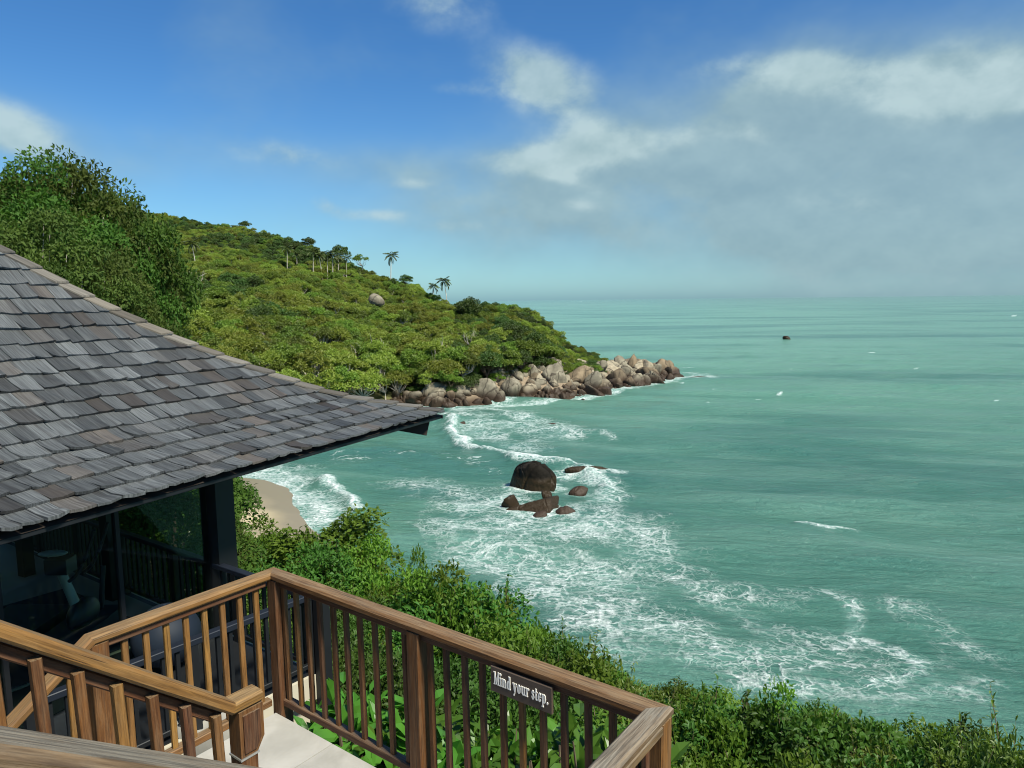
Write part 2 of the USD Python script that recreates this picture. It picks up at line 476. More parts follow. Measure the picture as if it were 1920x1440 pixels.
def rock_mat(name, a, b, c3, wet, wet_lo, wet_hi, orange=0.5):
    g = G()
    pos = g("geometry") + "position"
    rnd = g("object_info") + "random"
    n1 = g.noise(pos, 0.35, 6, 0.6, 0.5)
    n2 = g.noise(g.scaled(pos, (1.0, 1.0, 0.25)), 1.6, 6, 0.65)
    n3 = g.noise(pos, 4.5, 5, 0.65)
    c = g.mix(g.step(n1, 0.3, 0.7), a, b)
    c = g.mix(g.math("multiply", g.step(n2, 0.46, 0.70), 0.65), c, c3)
    c = g.mix(g.math("multiply", g.step(g.math("add", n1, g.math("multiply_add", rnd, 0.5, -0.25)), 0.5, 0.72), orange), c, (0.30, 0.205, 0.115))
    c = g.mix(g.math("multiply", g.step(n3, 0.5, 0.75), 0.35), c, tuple(x * 0.5 for x in a))
    c = g("hsv", color=c, value=g.math("multiply_add", rnd, 0.4, 0.8)) + "color"
    crack = g("voronoi_texture", feature="distance_to_edge", vector=g("vector_math", math_type="add", vector1=g.scaled(pos, (0.30, 0.30, 0.22)), vector2=g("vector_math", math_type="scale", vector1=g("noise_texture", vector=pos, scale=0.7, detail=3.0) + "color", scale=0.35) + "vector") + "vector", scale=1.0, randomness=1.0) + "distance"
    ck = g.step(crack, 0.0, 0.045)
    c = g.mix(g.math("multiply_add", ck, -0.8, 0.8), c, (0.035, 0.027, 0.021))
    z = g("separate_xyz", vector=pos) + "z"
    w = g.step(g.math("add", z, g.math("multiply", n1, -1.4)), wet_lo, wet_hi)
    c = g.mix(w, wet, c)
    hgt = g.math("add", g.math("add", n3, g.math("multiply", n2, 1.5)), g.math("multiply", ck, 0.8))
    bmp = g("bump", height=hgt, strength=0.55, distance=0.12) + "normal"
    s = g("principled_bsdf", base_color=c, roughness=g.math("multiply_add", w, 0.35, 0.5), normal=bmp, specular_ior_level=0.16)
    return g.build(name, surface=s + "BSDF")


M_ROCK = rock_mat("granite", (0.150, 0.132, 0.098), (0.265, 0.235, 0.176), (0.095, 0.082, 0.064), (0.040, 0.027, 0.018), SEA + 0.3, SEA + 2.0, 0.14)
M_ROCKDK = rock_mat("wet_granite", (0.007, 0.0055, 0.004), (0.014, 0.0108, 0.0078), (0.006, 0.005, 0.004), (0.026, 0.017, 0.009), SEA + 0.5, SEA + 1.0, 0.0)
M_ROCKBR = rock_mat("brown_granite", (0.115, 0.088, 0.058), (0.200, 0.156, 0.106), (0.065, 0.050, 0.038), (0.040, 0.026, 0.018), SEA + 0.3, SEA + 2.6, 0.14)


def ground_mat(name, a, b, c3, scale=0.3):
    g = G()
    pos = g("geometry") + "position"
    n = g.noise(pos, scale, 6, 0.65)
    n2 = g.noise(pos, scale * 9, 5, 0.65)
    c = g.mix(g.step(n, 0.35, 0.65), a, b)
    c = g.mix(g.math("multiply", n2, 0.6), c, c3)
    bmp = g("bump", height=n2, strength=0.8, distance=0.3) + "normal"
    return g.build(name, surface=g("principled_bsdf", base_color=c, roughness=0.9, specular_ior_level=0.15, normal=bmp) + "BSDF")


def hill_mat():
    g = G()
    pos = g("geometry") + "position"
    n = g.noise(pos, 0.2, 6, 0.65)
    n2 = g.noise(pos, 1.8, 5, 0.65)
    c = g.mix(g.step(n, 0.35, 0.65), (0.050, 0.070, 0.018), (0.095, 0.110, 0.032))
    c = g.mix(g.math("multiply", n2, 0.6), c, (0.12, 0.09, 0.055))
    rk = g.mix(n2, (0.13, 0.095, 0.065), (0.33, 0.26, 0.185))
    z = g("separate_xyz", vector=pos) + "z"
    rk = g.mix(g.step(z, SEA + 0.2, SEA + 1.6), (0.055, 0.036, 0.024), rk)
    f = g("attribute", attribute="rocky") + "fac"
    c = g.mix(g.step(g.math("add", f, g.math("multiply_add", n2, 0.8, -0.4)), 0.35, 0.6), c, rk)
    bmp = g("bump", height=n2, strength=0.8, distance=0.4) + "normal"
    return g.build("hill_soil", surface=g("principled_bsdf", base_color=c, roughness=0.9, specular_ior_level=0.15, normal=bmp) + "BSDF")


M_HILL = hill_mat()
M_SLOPE = ground_mat("slope_soil", (0.025, 0.045, 0.012), (0.05, 0.07, 0.02), (0.06, 0.045, 0.03), 0.6)


def sand_mat():
    g = G()
    pos = g("geometry") + "position"
    z = g("separate_xyz", vector=pos) + "z"
    n = g.noise(pos, 0.25, 4, 0.55)
    n2 = g.noise(pos, 3.0, 5, 0.6)
    c = g.mix(n2, (0.33, 0.275, 0.175), (0.46, 0.385, 0.25))
    w = g.step(g.math("multiply_add", n, -0.5, z), SEA + 0.0, SEA + 0.75)
    c = g.mix(w, (0.20, 0.165, 0.105), c)
    return g.build("beach_sand", surface=g("principled_bsdf", base_color=c, roughness=g.math("multiply_add", w, 0.55, 0.3), specular_ior_level=0.3) + "BSDF")


M_SAND = sand_mat()


def sea_mat():
    g = G()
    pos = g("geometry") + "position"
    foam = g("attribute", attribute="foam") + "fac"
    streak = g("attribute", attribute="streak") + "fac"
    turq = g("attribute", attribute="turq") + "fac"
    flat = g.scaled(pos, (1.0, 1.0, 0.0))
    # colour: stirred green shallows, darker bands farther out
    big = g.noise(g.scaled(flat, (0.004, 0.016, 1.0)), 1.0, 4, 0.55, 0.3)
    mid = g.noise(g.scaled(flat, (0.03, 0.07, 1.0)), 1.0, 4, 0.55)
    c = g.mix(turq, SEA_DEEP, SEA_TURQ)
    c = g.mix(g.math("multiply", g.step(big, 0.45, 0.62), 0.75), c, SEA_BAND)
    c = g.mix(g.math("multiply", g.step(mid, 0.42, 0.7), 0.45), c, SEA_PALE)
    swl = g.noise(g.scaled(g("mapping", vector=flat, rotation=(0.0, 0.0, math.radians(18))) + "vector", (0.014, 0.13, 1.0)), 1.0, 5, 0.6, 0.25)
    c = g.mix(g.math("multiply", g.step(swl, 0.50, 0.68), 0.50), c, (0.125, 0.245, 0.200))
    c = g.mix(g.math("multiply", g.step(swl, 0.47, 0.30), 0.45), c, (0.030, 0.100, 0.086))
    # churned water full of air under and round the foam
    milk = g.math("multiply", g.step(g.math("multiply_add", g.noise(flat, 0.5, 5, 0.65), 0.7, g.math("subtract", foam, 0.35)), 0.30, 1.05), 0.40)
    c = g.mix(milk, c, (0.235, 0.430, 0.385))
    # foam lace: cell edges at three sizes, bent by noise
    w1 = g("noise_texture", vector=flat, scale=0.22, detail=4.0, roughness=0.6) + "color"
    wv = g("vector_math", math_type="subtract", vector1=w1, vector2=(0.5, 0.5, 0.5)) + "vector"
    p1 = g("vector_math", math_type="add", vector1=flat, vector2=g("vector_math", math_type="scale", vector1=wv, scale=5.5) + "vector") + "vector"
    w2 = g("noise_texture", vector=flat, scale=1.3, detail=3.0, roughness=0.6) + "color"
    wv2 = g("vector_math", math_type="subtract", vector1=w2, vector2=(0.5, 0.5, 0.5)) + "vector"
    p2 = g("vector_math", math_type="add", vector1=p1, vector2=g("vector_math", math_type="scale", vector1=wv2, scale=1.3) + "vector") + "vector"
    p2 = g.scaled(p2, (0.72, 1.0, 1.0))
    acc = None
    fn = g.noise(flat, 2.6, 5, 0.7)
    patch = g.noise(flat, 0.20, 4, 0.6)
    for sc, wid, gain, ph in ((0.20, 0.040, 0.95, 0.0), (0.50, 0.070, 0.80, 7.3), (1.30, 0.11, 0.50, 3.9)):
        v = g("voronoi_texture", feature="distance_to_edge", vector=g("vector_math", math_type="add", vector1=p2, vector2=(ph, ph * 0.7, 0.0)) + "vector", scale=sc, randomness=1.0) + "distance"
        width = g.math("multiply", g.math("multiply_add", foam, 1.5, 0.25), wid)
        line = g.math("subtract", 1.0, g.math("divide", v, g.math("maximum", width, 0.001)), clamp=True)
        line = g.math("power", line, 1.15)
        line = g.math("multiply", line, gain)
        acc = line if acc is None else g.math("maximum", acc, line)
    lace = g.math("multiply", acc, g.step(g.math("add", g.math("multiply", foam, 1.05), g.math("multiply_add", patch, 1.6, -0.80)), 0.20, 0.78))
    lace = g.math("multiply", lace, g.step(fn, 0.26, 0.60))
    solid = g.step(g.math("add", foam, g.math("multiply_add", fn, 0.85, g.math("multiply_add", patch, 0.5, -0.70))), 0.88, 1.16)
    # wind streaks on broken water
    sn = g.noise(g.scaled(p1, (0.28, 1.5, 1.0)), 1.0, 5, 0.68)
    st = g.math("multiply", g.step(g.math("add", sn, g.math("multiply_add", streak, 0.42, -0.42)), 0.52, 0.66), streak)
    f = g.math("maximum", g.math("maximum", lace, solid), g.math("multiply", st, 0.85), clamp=True)
    c = g.mix(g.math("multiply", f, 0.94), c, (0.78, 0.82, 0.82))
    # ripples
    turned = g("mapping", vector=flat, rotation=(0.0, 0.0, math.radians(16))) + "vector"
    rip = g.noise(g.scaled(turned, (0.40, 1.7, 1.0)), 1.0, 6, 0.66, 0.4)
    rip2 = g.noise(g.scaled(turned, (2.2, 6.5, 1.0)), 1.0, 5, 0.65)
    hgt = g.math("add", g.math("multiply", rip, 0.75), g.math("multiply", rip2, 0.22))
    hgt = g.math("multiply_add", f, 0.12, hgt)
    bmp = g("bump", height=hgt, strength=1.0, distance=0.75) + "normal"
    rough = g.math("multiply_add", f, 0.6, 0.16)
    s = g("principled_bsdf", base_color=c, roughness=rough, normal=bmp, ior=1.33, specular_ior_level=0.22)
    return g.build("sea_water", surface=s + "BSDF")


SEA_DEEP, SEA_TURQ, SEA_BAND, SEA_PALE = (0.046, 0.136, 0.112), (0.112, 0.252, 0.188), (0.034, 0.112, 0.098), (0.105, 0.222, 0.172)
M_SEA = sea_mat()

# ------------------------------------------------------------------ terrain
COAST = np.array([(60, 6), (34, 20), (20, 27), (10, 31.5), (0, 37), (-8, 43), (-13, 51), (-17, 59), (-19.2, 66), (-22.5, 71), (-29, 78.5), (-40, 84), (-60, 90), (-110, 92)], float)
coast_line = LineString(COAST)
land_poly = Polygon(list(map(tuple, COAST)) + [(-110, -80), (60, -80)])


def seg_dist(P, line):
    """distance from points (n,2) to a polyline"""
    best = np.full(len(P), 1e9)
    for a, b in zip(line[:-1], line[1:]):
        d = b - a
        t = np.clip(((P - a) @ d) / max(d @ d, 1e-9), 0, 1)
        best = np.minimum(best, np.linalg.norm(P - (a + t[:, None] * d), axis=1))
    return best


def smooth(x, a, b):
    t = np.clip((x - a) / (b - a), 0, 1)
    return t * t * (3 - 2 * t)


def z_near(P):
    P = np.atleast_2d(np.asarray(P, float))
    d = seg_dist(P, COAST) * np.where(shapely.contains_xy(land_poly, P[:, 0], P[:, 1]), 1, -1)
    steep = np.interp(d, [-30, 0, 21, 30, 36, 70], [-9, 0, 11.4, 14.6, 15.6, 22])
    beach = np.interp(d, [-30, 0, 8, 13, 34, 70], [-3, 0, 1.0, 2.2, 13.5, 26])
    w = smooth(P[:, 1] - 0.55 * P[:, 0], 48, 68)
    h = steep * (1 - w) + beach * w
    h = h + np.maximum(0, -P[:, 0] - 13) * 0.30 * smooth(d, 6, 22)
    n = meshkit.fbm(np.column_stack([P * 0.22, np.zeros(len(P))]), 4, 5) - 0.5
    h = h + n * 2.0 * smooth(d, 2, 10)
    z = SEA + h
    # levelled under the villa and the stairs
    pad = smooth(np.hypot((P[:, 0] + 6) / 9.0, (P[:, 1] - 7) / 9.5), 1.35, 0.9)
    z = np.where(z > -2.6, z * (1 - pad) + np.minimum(z, -2.6) * pad, z)
    return z


HK = [  # px column, shore distance, ridge distance, ridge skyline row, canopy height
    (-200, 95, 420, 380, 4.5), (60, 95, 400, 385, 4.5), (200, 96, 380, 388, 4.5), (270, 98, 360, 390, 4), (330, 100, 350, 399, 4), (390, 103, 340, 410, 4), (455, 106, 330, 420, 4), (520, 112, 310, 434, 4),
    (560, 118, 300, 448, 4), (600, 124, 290, 462, 4), (650, 132, 276, 480, 4.5), (700, 138, 262, 503, 4.5), (740, 141, 250, 515, 4.5), (780, 140, 240, 524, 4.5), (815, 136, 226, 545, 4.5),
    (850, 134, 215, 556, 5), (890, 137, 206, 559, 5), (950, 141, 200, 556, 5), (985, 143, 196, 566, 5), (1010, 144, 192, 578, 4.5), (1035, 144, 190, 608, 3.5), (1060, 145, 188, 630, 3), (1100, 148, 187, 655, 2),
    (1130, 150, 186, 668, 1.5), (1180, 159, 186, 674, 1.0), (1230, 170, 188, 684, 0.8), (1262, 176, 190, 697, 0.6), (1290, 181, 192, 716, 0.3), (1320, 184, 194, 732, 0), (1600, 190, 200, 760, 0)]
hk = np.array(HK, float)
hk_a = np.array([ray(x, 640)[0] / ray(x, 640)[1] for x in hk[:, 0]])
hk_z = np.array([at_y(x, y, r1)[2] - t for x, r0, r1, y, t in HK])


def z_head(P):
    P = np.atleast_2d(np.asarray(P, float))
    Y = np.maximum(P[:, 1], 1)
    a = P[:, 0] / Y
    r0, r1, zr = np.interp(a, hk_a, hk[:, 1]), np.interp(a, hk_a, hk[:, 2]), np.interp(a, hk_a, hk_z)
    t = (Y - r0) / (r1 - r0)
    bank = 1.6 * smooth(Y - r0, 0, 12)
    prof = np.clip(t, 0, 1)
    prof = 0.86 * prof + 0.14 * prof ** 2
    z = SEA + np.where(zr - SEA > 4, bank * (1 - prof), 0) + (zr - SEA) * prof
    z = np.where(t < 0, SEA + np.maximum((Y - r0) * 0.25, -6), z)
    z = np.where(t > 1, zr - (Y - r1) * 0.22, z)
    n = meshkit.fbm(np.column_stack([P * 0.045, np.zeros(len(P))]), 3, 11) - 0.5
    return z + n * 5.0 * smooth(t, 0.08, 0.4) * smooth(1.2 - t, 0.15, 0.5) * smooth(zr, SEA + 6, SEA + 18)


def grid_mesh(X, Y, Z):
    n, m = X.shape
    v = np.column_stack([X.ravel(), Y.ravel(), Z.ravel()])
    i, j = np.meshgrid(np.arange(n - 1), np.arange(m - 1), indexing="ij")
    k = i * m + j
    q = np.stack([k, k + 1, k + m + 1, k + m], -1).reshape(-1, 4)
    f = np.vstack([q[:, [0, 1, 2]], q[:, [0, 2, 3]]])
    n0 = np.cross(v[f[0, 1]] - v[f[0, 0]], v[f[0, 2]] - v[f[0, 0]])
    return v, (f if n0[2] > 0 else f[:, ::-1])


# the headland
aa = np.linspace(hk_a[0] - 0.25, hk_a[-2] + 0.02, 230)
yy_ = np.concatenate([np.linspace(88, 200, 110), np.linspace(203, 520, 90)])
A2, Y2 = np.meshgrid(aa, yy_, indexing="ij")
X2 = A2 * Y2
Z2 = z_head(np.column_stack([X2.ravel(), Y2.ravel()])).reshape(X2.shape)
RK_X = [700, 860, 940, 1000, 1060, 1120, 1300]
RK_W = [1.5, 6.0, 11.0, 14.0, 18.0, 26.0, 40.0]
hk_px = hk[:, 0]
d_in = Y2 - np.interp(A2, hk_a, hk[:, 1])
rocky = smooth(np.interp(np.interp(A2, hk_a, hk_px), RK_X, RK_W) - d_in, -2.0, 2.5)
tag(obj("hill", grid_mesh(X2, Y2, Z2), M_HILL, smooth=True, pv={"rocky": rocky.ravel()}), "green headland hillside rising to the left above the bay", "hill", kind="structure")
# the slope below the deck
gx, gy = np.meshgrid(np.linspace(-80, 58, 277), np.linspace(-30, 100, 261), indexing="ij")
gz = z_near(np.column_stack([gx.ravel(), gy.ravel()])).reshape(gx.shape)
tag(obj("slope", grid_mesh(gx, gy, gz), M_SLOPE, smooth=True), "overgrown slope falling from the deck to the sea", "slope", kind="structure")
# beach: a sheet just above the slope along the cove
bx, by = np.meshgrid(np.linspace(-66, -12, 136), np.linspace(52, 100, 121), indexing="ij")
Pb = np.column_stack([bx.ravel(), by.ravel()])
db = seg_dist(Pb, COAST) * np.where(shapely.contains_xy(land_poly, Pb[:, 0], Pb[:, 1]), 1, -1)
zb = np.maximum(z_near(Pb), -99) + 0.05 * smooth(db, 14, 10) - 1.2 * smooth(db, 11, 15)
tag(obj("beach", grid_mesh(bx, by, zb.reshape(bx.shape)), M_SAND, smooth=True), "small sandy beach at the foot of the slope", "beach", kind="structure")


# ------------------------------------------------------------------ sea
def sea_px(x, y):
    return at_z(x, y, SEA)[:2]


FOAM = [  # (pixel polyline on the water, radius m, amount)
    ([(845, 792), (862, 818), (885, 838), (930, 853), (985, 868), (1045, 880)], 1.1, 1.1),
    ([(860, 775), (920, 795), (1000, 800), (1050, 815)], 6.0, 0.62), ([(880, 800), (940, 825), (1010, 840)], 4.0, 0.60), ([(900, 765), (960, 770), (1020, 790)], 4.0, 0.6),
    ([(850, 768), (900, 764), (940, 757), (1000, 756), (1045, 752), (1090, 746), (1135, 741), (1165, 733)], 2.2, 0.95),
    ([(1165, 733), (1200, 722), (1230, 716), (1262, 712), (1300, 705)], 3.2, 1.0), ([(1265, 690), (1300, 692)], 2.6, 1.0), ([(1290, 700), (1345, 705)], 3.5, 0.62),
    ([(1055, 893), (1085, 890), (1110, 900)], 2.2, 1.05), ([(1100, 890), (1128, 905), (1135, 930), (1110, 945)], 1.5, 0.75), ([(1060, 884), (1160, 888)], 0.8, 0.9),
    ([(935, 918), (1050, 918)], 1.0, 0.9), ([(860, 955), (900, 950), (945, 935)], 2.6, 0.88), ([(940, 955), (990, 972), (1060, 968), (1100, 960)], 1.6, 0.75),
    ([(790, 905), (860, 925), (900, 960), (960, 1000)], 5.0, 0.55), ([(880, 990), (1000, 1000), (1120, 985)], 5.0, 0.72), ([(900, 1030), (1040, 1060), (1160, 1080)], 5.5, 0.74), ([(1100, 960), (1180, 1000), (1240, 1050)], 4.0, 0.6),
    ([(1000, 1090), (1120, 1150), (1250, 1190)], 4.5, 0.66), ([(1150, 1000), (1200, 1050), (1280, 1080), (1330, 1110)], 2.6, 0.55), ([(1150, 1220), (1280, 1230), (1400, 1220)], 2.6, 0.62),
    ([(1330, 1120), (1420, 1165), (1500, 1200), (1560, 1190)], 2.4, 0.48), ([(1530, 1105), (1580, 1140), (1600, 1190), (1580, 1210)], 0.9, 0.66),
    ([(1600, 1190), (1660, 1210), (1710, 1235), (1735, 1255), (1700, 1275), (1650, 1285)], 0.9, 0.70), ([(1400, 1280), (1550, 1290), (1680, 1310), (1800, 1300)], 2.0, 0.56),
    ([(1640, 1120), (1750, 1180), (1830, 1220)], 2.4, 0.46), ([(1780, 1300), (1850, 1290)], 1.2, 0.5), ([(1200, 1180), (1330, 1210), (1480, 1230)], 3.0, 0.6), ([(1450, 1110), (1600, 1120), (1700, 1150)], 2.2, 0.44), ([(1500, 1230), (1640, 1260), (1760, 1270)], 2.6, 0.46), ([(1260, 1060), (1360, 1090), (1440, 1130)], 2.4, 0.46),
    ([(470, 880), (520, 905), (565, 925), (600, 955), (612, 985)], 3.2, 1.0), ([(440, 865), (520, 880), (580, 900)], 5.0, 0.55), ([(615, 900), (650, 915), (675, 945), (682, 965)], 0.9, 1.1), ([(600, 915), (640, 945), (650, 985)], 2.0, 0.6),
    ([(1512, 990), (1560, 998), (1608, 996)], 0.5, 1.1), ([(1500, 985), (1620, 1000)], 0.9, 0.3),
    ([(900, 845), (1040, 842)], 2.0, 0.45), ([(1130, 820), (1160, 830)], 1.0, 0.4),
]
STREAK = [([(640, 860), (740, 860), (860, 862), (930, 880)], 4.0, 0.95), ([(560, 850), (640, 845)], 6.0, 0.5), ([(760, 930), (860, 915), (930, 905)], 5.0, 0.8), ([(900, 880), (960, 900)], 3.0, 0.7),
          ([(860, 775), (960, 800), (1060, 815)], 9.0, 0.9), ([(900, 1000), (1050, 1040), (1200, 1060)], 8.0, 0.6), ([(1080, 800), (1130, 825)], 4.0, 0.7), ([(1060, 860), (1140, 850)], 4.0, 0.5), ([(1100, 930), (1220, 960)], 5.0, 0.5),
          ([(1180, 1180), (1500, 1230), (1800, 1310)], 5.0, 0.35), ([(1300, 700), (1370, 705)], 5.0, 0.8), ([(1090, 755), (1200, 738)], 4.0, 0.6)]
CREST = [([(845, 792), (862, 818), (885, 838), (930, 853), (985, 868), (1045, 880)], 1.5, 0.75), ([(615, 900), (650, 915), (675, 945), (684, 970)], 1.2, 0.55), ([(1512, 990), (1608, 997)], 0.9, 0.35),
         ([(1065, 886), (1110, 896), (1135, 915)], 1.2, 0.45)]


def blobs(P, items, soft=1.0):
    out = np.zeros(len(P))
    for line, r, amt in items:
        L = np.array([sea_px(*p) for p in line])
        lo, hi = L.min(0) - 3.2 * r, L.max(0) + 3.2 * r
        k = np.nonzero(np.all((P > lo) & (P < hi), axis=1))[0]
        if len(k):
            d = seg_dist(P[k], L) / r
            out[k] = np.maximum(out[k], amt * np.exp(-d ** 2 * soft))
    return out


def make_sea(rock_feet):
    na = 760
    az = np.concatenate([np.linspace(-1.5, -0.85, 30, endpoint=False), np.linspace(-0.85, 0.85, na), np.linspace(0.87, 1.5, 30)])
    dist = np.concatenate([1 / np.linspace(1 / 18.0, 1 / 420.0, 620), np.geomspace(430, 45000, 70)])
    A, D = np.meshgrid(np.tan(az[np.abs(az) < 1.51] * 0.98), dist, indexing="ij")
    X, Y = A * D, D
    P = np.column_stack([X.ravel(), Y.ravel()])
    Pw = P + (np.column_stack([meshkit.fbm(np.column_stack([P * 0.16, np.full(len(P), s)]), 3, 3 + s) for s in (0, 9)]) - 0.5) * 5.0 * np.clip(P[:, 1:2] / 80, 0.35, 1)
    foam = blobs(Pw, FOAM)
    streak = blobs(Pw, STREAK)
    # foam round every rock that stands in the water
    near = np.nonzero((P[:, 1] < 430) & (np.abs(P[:, 0]) < 240))[0]
    ring = np.zeros(len(P))
    for cx, cy, rr, amt in rock_feet:
        k = near[np.hypot(P[near, 0] - cx, P[near, 1] - cy) < rr + 5]
        d = np.abs(np.hypot(P[k, 0] - cx, P[k, 1] - cy) - rr)
        ring[k] = np.maximum(ring[k], amt * np.exp(-(d / 1.2) ** 2))
    foam = np.maximum(foam, ring)
    # scattered whitecaps far out
    rng = np.random.default_rng(5)
    caps = [(1158, 636, 26), (1266, 637, 22), (1208, 626, 6), (1325, 626, 8), (1345, 628, 8), (1640, 628, 10), (1480, 692, 7), (1635, 661, 9), (1718, 692, 4), (1545, 713, 6), (1780, 624, 10), (1850, 657, 12), (1900, 592, 7), (1610, 590, 6), (1370, 590, 6), (1232, 586, 6), (1530, 574, 5), (1420, 715, 5), (1500, 636, 34), (1170, 600, 4), (1100, 640, 5)]
    for _ in range(40):
        caps.append((rng.uniform(1040, 1920), 566 + 190 * rng.random() ** 1.8, rng.uniform(3, 9)))
    for cx, cy, wpx in caps:
        a, b = sea_px(cx - wpx * 0.5, cy), sea_px(cx + wpx * 0.5, cy)
        r = max(0.30, np.linalg.norm(b - a) * 0.08, 0.0022 * a[1])
        foam = np.maximum(foam, 1.15 * np.exp(-(seg_dist(P, np.array([a, b])) / r) ** 2)) if wpx > 3 else foam
    dist_r = np.hypot(P[:, 0], P[:, 1])
    # swell: long crests running towards the lower right of the bay, finer chop close by
    z = np.zeros(len(P))
    fade = np.clip(1.2 - dist_r / 420, 0, 1)
    for wl, amp, ang, ph in ((13.0, 0.36, 66, 0.0), (8.3, 0.20, 78, 1.0), (5.1, 0.12, 52, 2.1), (3.1, 0.06, 88, 0.4), (24.0, 0.52, 70, 2.2)):
        th = math.radians(ang)
        ph2 = (P[:, 0] * math.cos(th) + P[:, 1] * math.sin(th)) * 2 * math.pi / wl + ph + 5.0 * meshkit.fbm(np.column_stack([P * 0.03, np.full(len(P), wl)]), 3, 2)
        mod = 0.35 + 1.1 * meshkit.noise(np.column_stack([P * 0.05, np.full(len(P), wl * 2)]), 4)
        z += amp * mod * (2 * np.exp(0.7 * (np.sin(ph2) - 1)) - 1.0) * fade
    shore = smooth(np.abs(seg_dist(P[:], COAST)), 0, 14)
    z *= 0.25 + 0.75 * shore
    cr = blobs(Pw, CREST)
    z += cr * (0.8 + 0.4 * meshkit.noise(np.column_stack([P * 0.7, np.zeros(len(P))]), 8))
    turq = np.clip(0.22 + 0.78 * smooth(dist_r, 80, 200) * (1 - 0.75 * smooth(dist_r, 1500, 7000)) * (1 - 0.40 * smooth(P[:, 0] / np.maximum(P[:, 1], 1), 0.25, 0.75)), 0, 1)
    turq = np.maximum(turq, 0.85 * blobs(Pw, [([(1080, 760), (1250, 780), (1200, 830)], 16, 0.8), ([(620, 940), (700, 980), (760, 960)], 6, 0.6), ([(640, 880), (700, 900)], 8, 0.5)]))
    Z = SEA + z
    tag(obj("sea", grid_mesh(X, Y, Z.reshape(X.shape)), M_SEA, smooth=True, pv={"foam": foam, "streak": streak, "turq": turq}),
        "green turquoise sea with lacy foam and small waves reaching the horizon", "sea", kind="structure")


# ------------------------------------------------------------------ rocks
def rock_mesh(seed, r, angular, sub=3, grooves=2, squash=0.0):
    rng = np.random.default_rng(seed)
    m = trimesh.creation.icosphere(sub)
    d = np.asarray(m.vertices)
    blocky = angular >= 0.5
    k = rng.integers(8, 12) if blocky else rng.integers(9, 16)
    n = rng.normal(size=(k, 3)); n /= np.linalg.norm(n, axis=1, keepdims=True)
    h = rng.uniform(0.50, 1.0, k) if blocky else rng.uniform(0.72, 1.0, k)
    p = 5.5 if angular < 0.5 else 22.0
    rad = (np.sum((np.maximum(d @ n.T, 0) / h) ** p, axis=1) + (0.62 if blocky else 0.75) ** p) ** (-1 / p)
    rad = np.minimum(rad, 1.45)
    for _ in range(grooves):
        g = rng.normal(size=3); g[2] *= 0.4; g /= np.linalg.norm(g)
        rad *= 1 - 0.09 * np.exp(-((d @ g - rng.uniform(-0.5, 0.5)) / 0.05) ** 2)
    rad *= 1 + 0.22 * (meshkit.fbm(d * 1.7 + seed % 97, 4, seed % 50) - 0.5) + 0.10 * (meshkit.fbm(d * 6.0 + seed % 31, 3, seed % 41) - 0.5)
    v = d * rad[:, None] * np.asarray(r)
    return v, np.asarray(m.faces)


def rotz(v, deg):
    t = math.radians(deg)
    return v @ np.array([[math.cos(t), math.sin(t), 0], [-math.sin(t), math.cos(t), 0], [0, 0, 1]])


rock_feet = []


def boxy(v, n=3.0):
    d = v / np.linalg.norm(v, axis=1, keepdims=True)
    return v * ((np.abs(d) ** n).sum(1) ** (-1 / n))[:, None]


def boulder(name, px, py_base, wpx, hpx, label, mat, seed, Y=None, angular=0.2, depth=0.8, group=None, z=None, sub=3, tilt=0, sink=0.18, cat="boulder", foam=0.0, grooves=2, box=0):
    """A boulder whose foot shows at (px, py_base) and which is wpx wide and hpx tall in the photograph."""
    if Y is None:
        p = at_z(px, py_base, SEA + 0.15 if z is None else z)
    else:
        p = at_y(px, py_base, Y)
    s = p[1] / FPX
    w, h = wpx * s, hpx * s
    if Y is None:
        sink = 0.9 if hpx < 15 else 0.55 if hpx < 30 else 0.35
    rz = h * (0.5 + sink)
    v, f = rock_mesh(seed, (w / 2 * 1.05, w / 2 * depth, rz * 1.05), angular, sub, grooves)
    if box:
        v = boxy(v / np.abs(v).max(0), box) * np.abs(v).max(0)
    if tilt:
        v = v @ trimesh.transformations.rotation_matrix(math.radians(tilt), [0, 1, 0])[:3, :3].T
    v = v * np.array([w / max(np.ptp(v[:, 0]), 1e-6), 1, (h + 2 * sink * h) / max(np.ptp(v[:, 2]), 1e-6)])
    v[:, 2] += h - v[:, 2].max()
    v[:, 0] -= (v[:, 0].max() + v[:, 0].min()) / 2
    c = p + np.array([0, w / 2 * depth * 0.55, 0])
    x = thing(name, label, cat, c, group)
    obj("stone", (v, f), mat, x, smooth=38)
    if foam:
        rock_feet.append((c[0], c[1], w * 0.5 * (0.5 + 0.5 * depth), foam))
    return c


def boulder_single(name, *a, **k):
    boulder(name, *a, **k)


boulder("boulder", 998, 914, 94, 53, "big dark domed boulder standing alone in the surf", M_ROCKDK, 101, angular=0.2, depth=0.8, sub=5, foam=1.1, grooves=4, box=2.5)
boulder("flat_rock", 1000, 958, 105, 22, "low dark rock slab awash in front of the big domed boulder", M_ROCKDK, 102, z=SEA + 0.3, angular=0.7, depth=0.55, sub=5, foam=1.0)
c = at_z(1024, 950, SEA)
boulder("knob_rock", 1026, 950, 22, 30, "small dark knob of rock sitting on the low slab in the surf", M_ROCKDK, 103, Y=c[1] + 0.5, angular=0.3, depth=0.9, box=3.5)
boulder("rock", 957, 951, 36, 25, "dark hump at the left end of the low slab in the surf", M_ROCKDK, 104, angular=0.5, depth=0.8, tilt=-15)
boulder("rock", 1062, 964, 48, 13, "pale brown flat stone at the right end of the low slab", M_ROCKBR, 105, z=SEA + 0.3, angular=0.2, depth=0.8, foam=0.7)
boulder("rock", 1012, 967, 30, 7, "small brown stone at the water line just below the low slab", M_ROCKBR, 106, z=SEA + 0.3, angular=0.4, depth=0.7, foam=0.6)
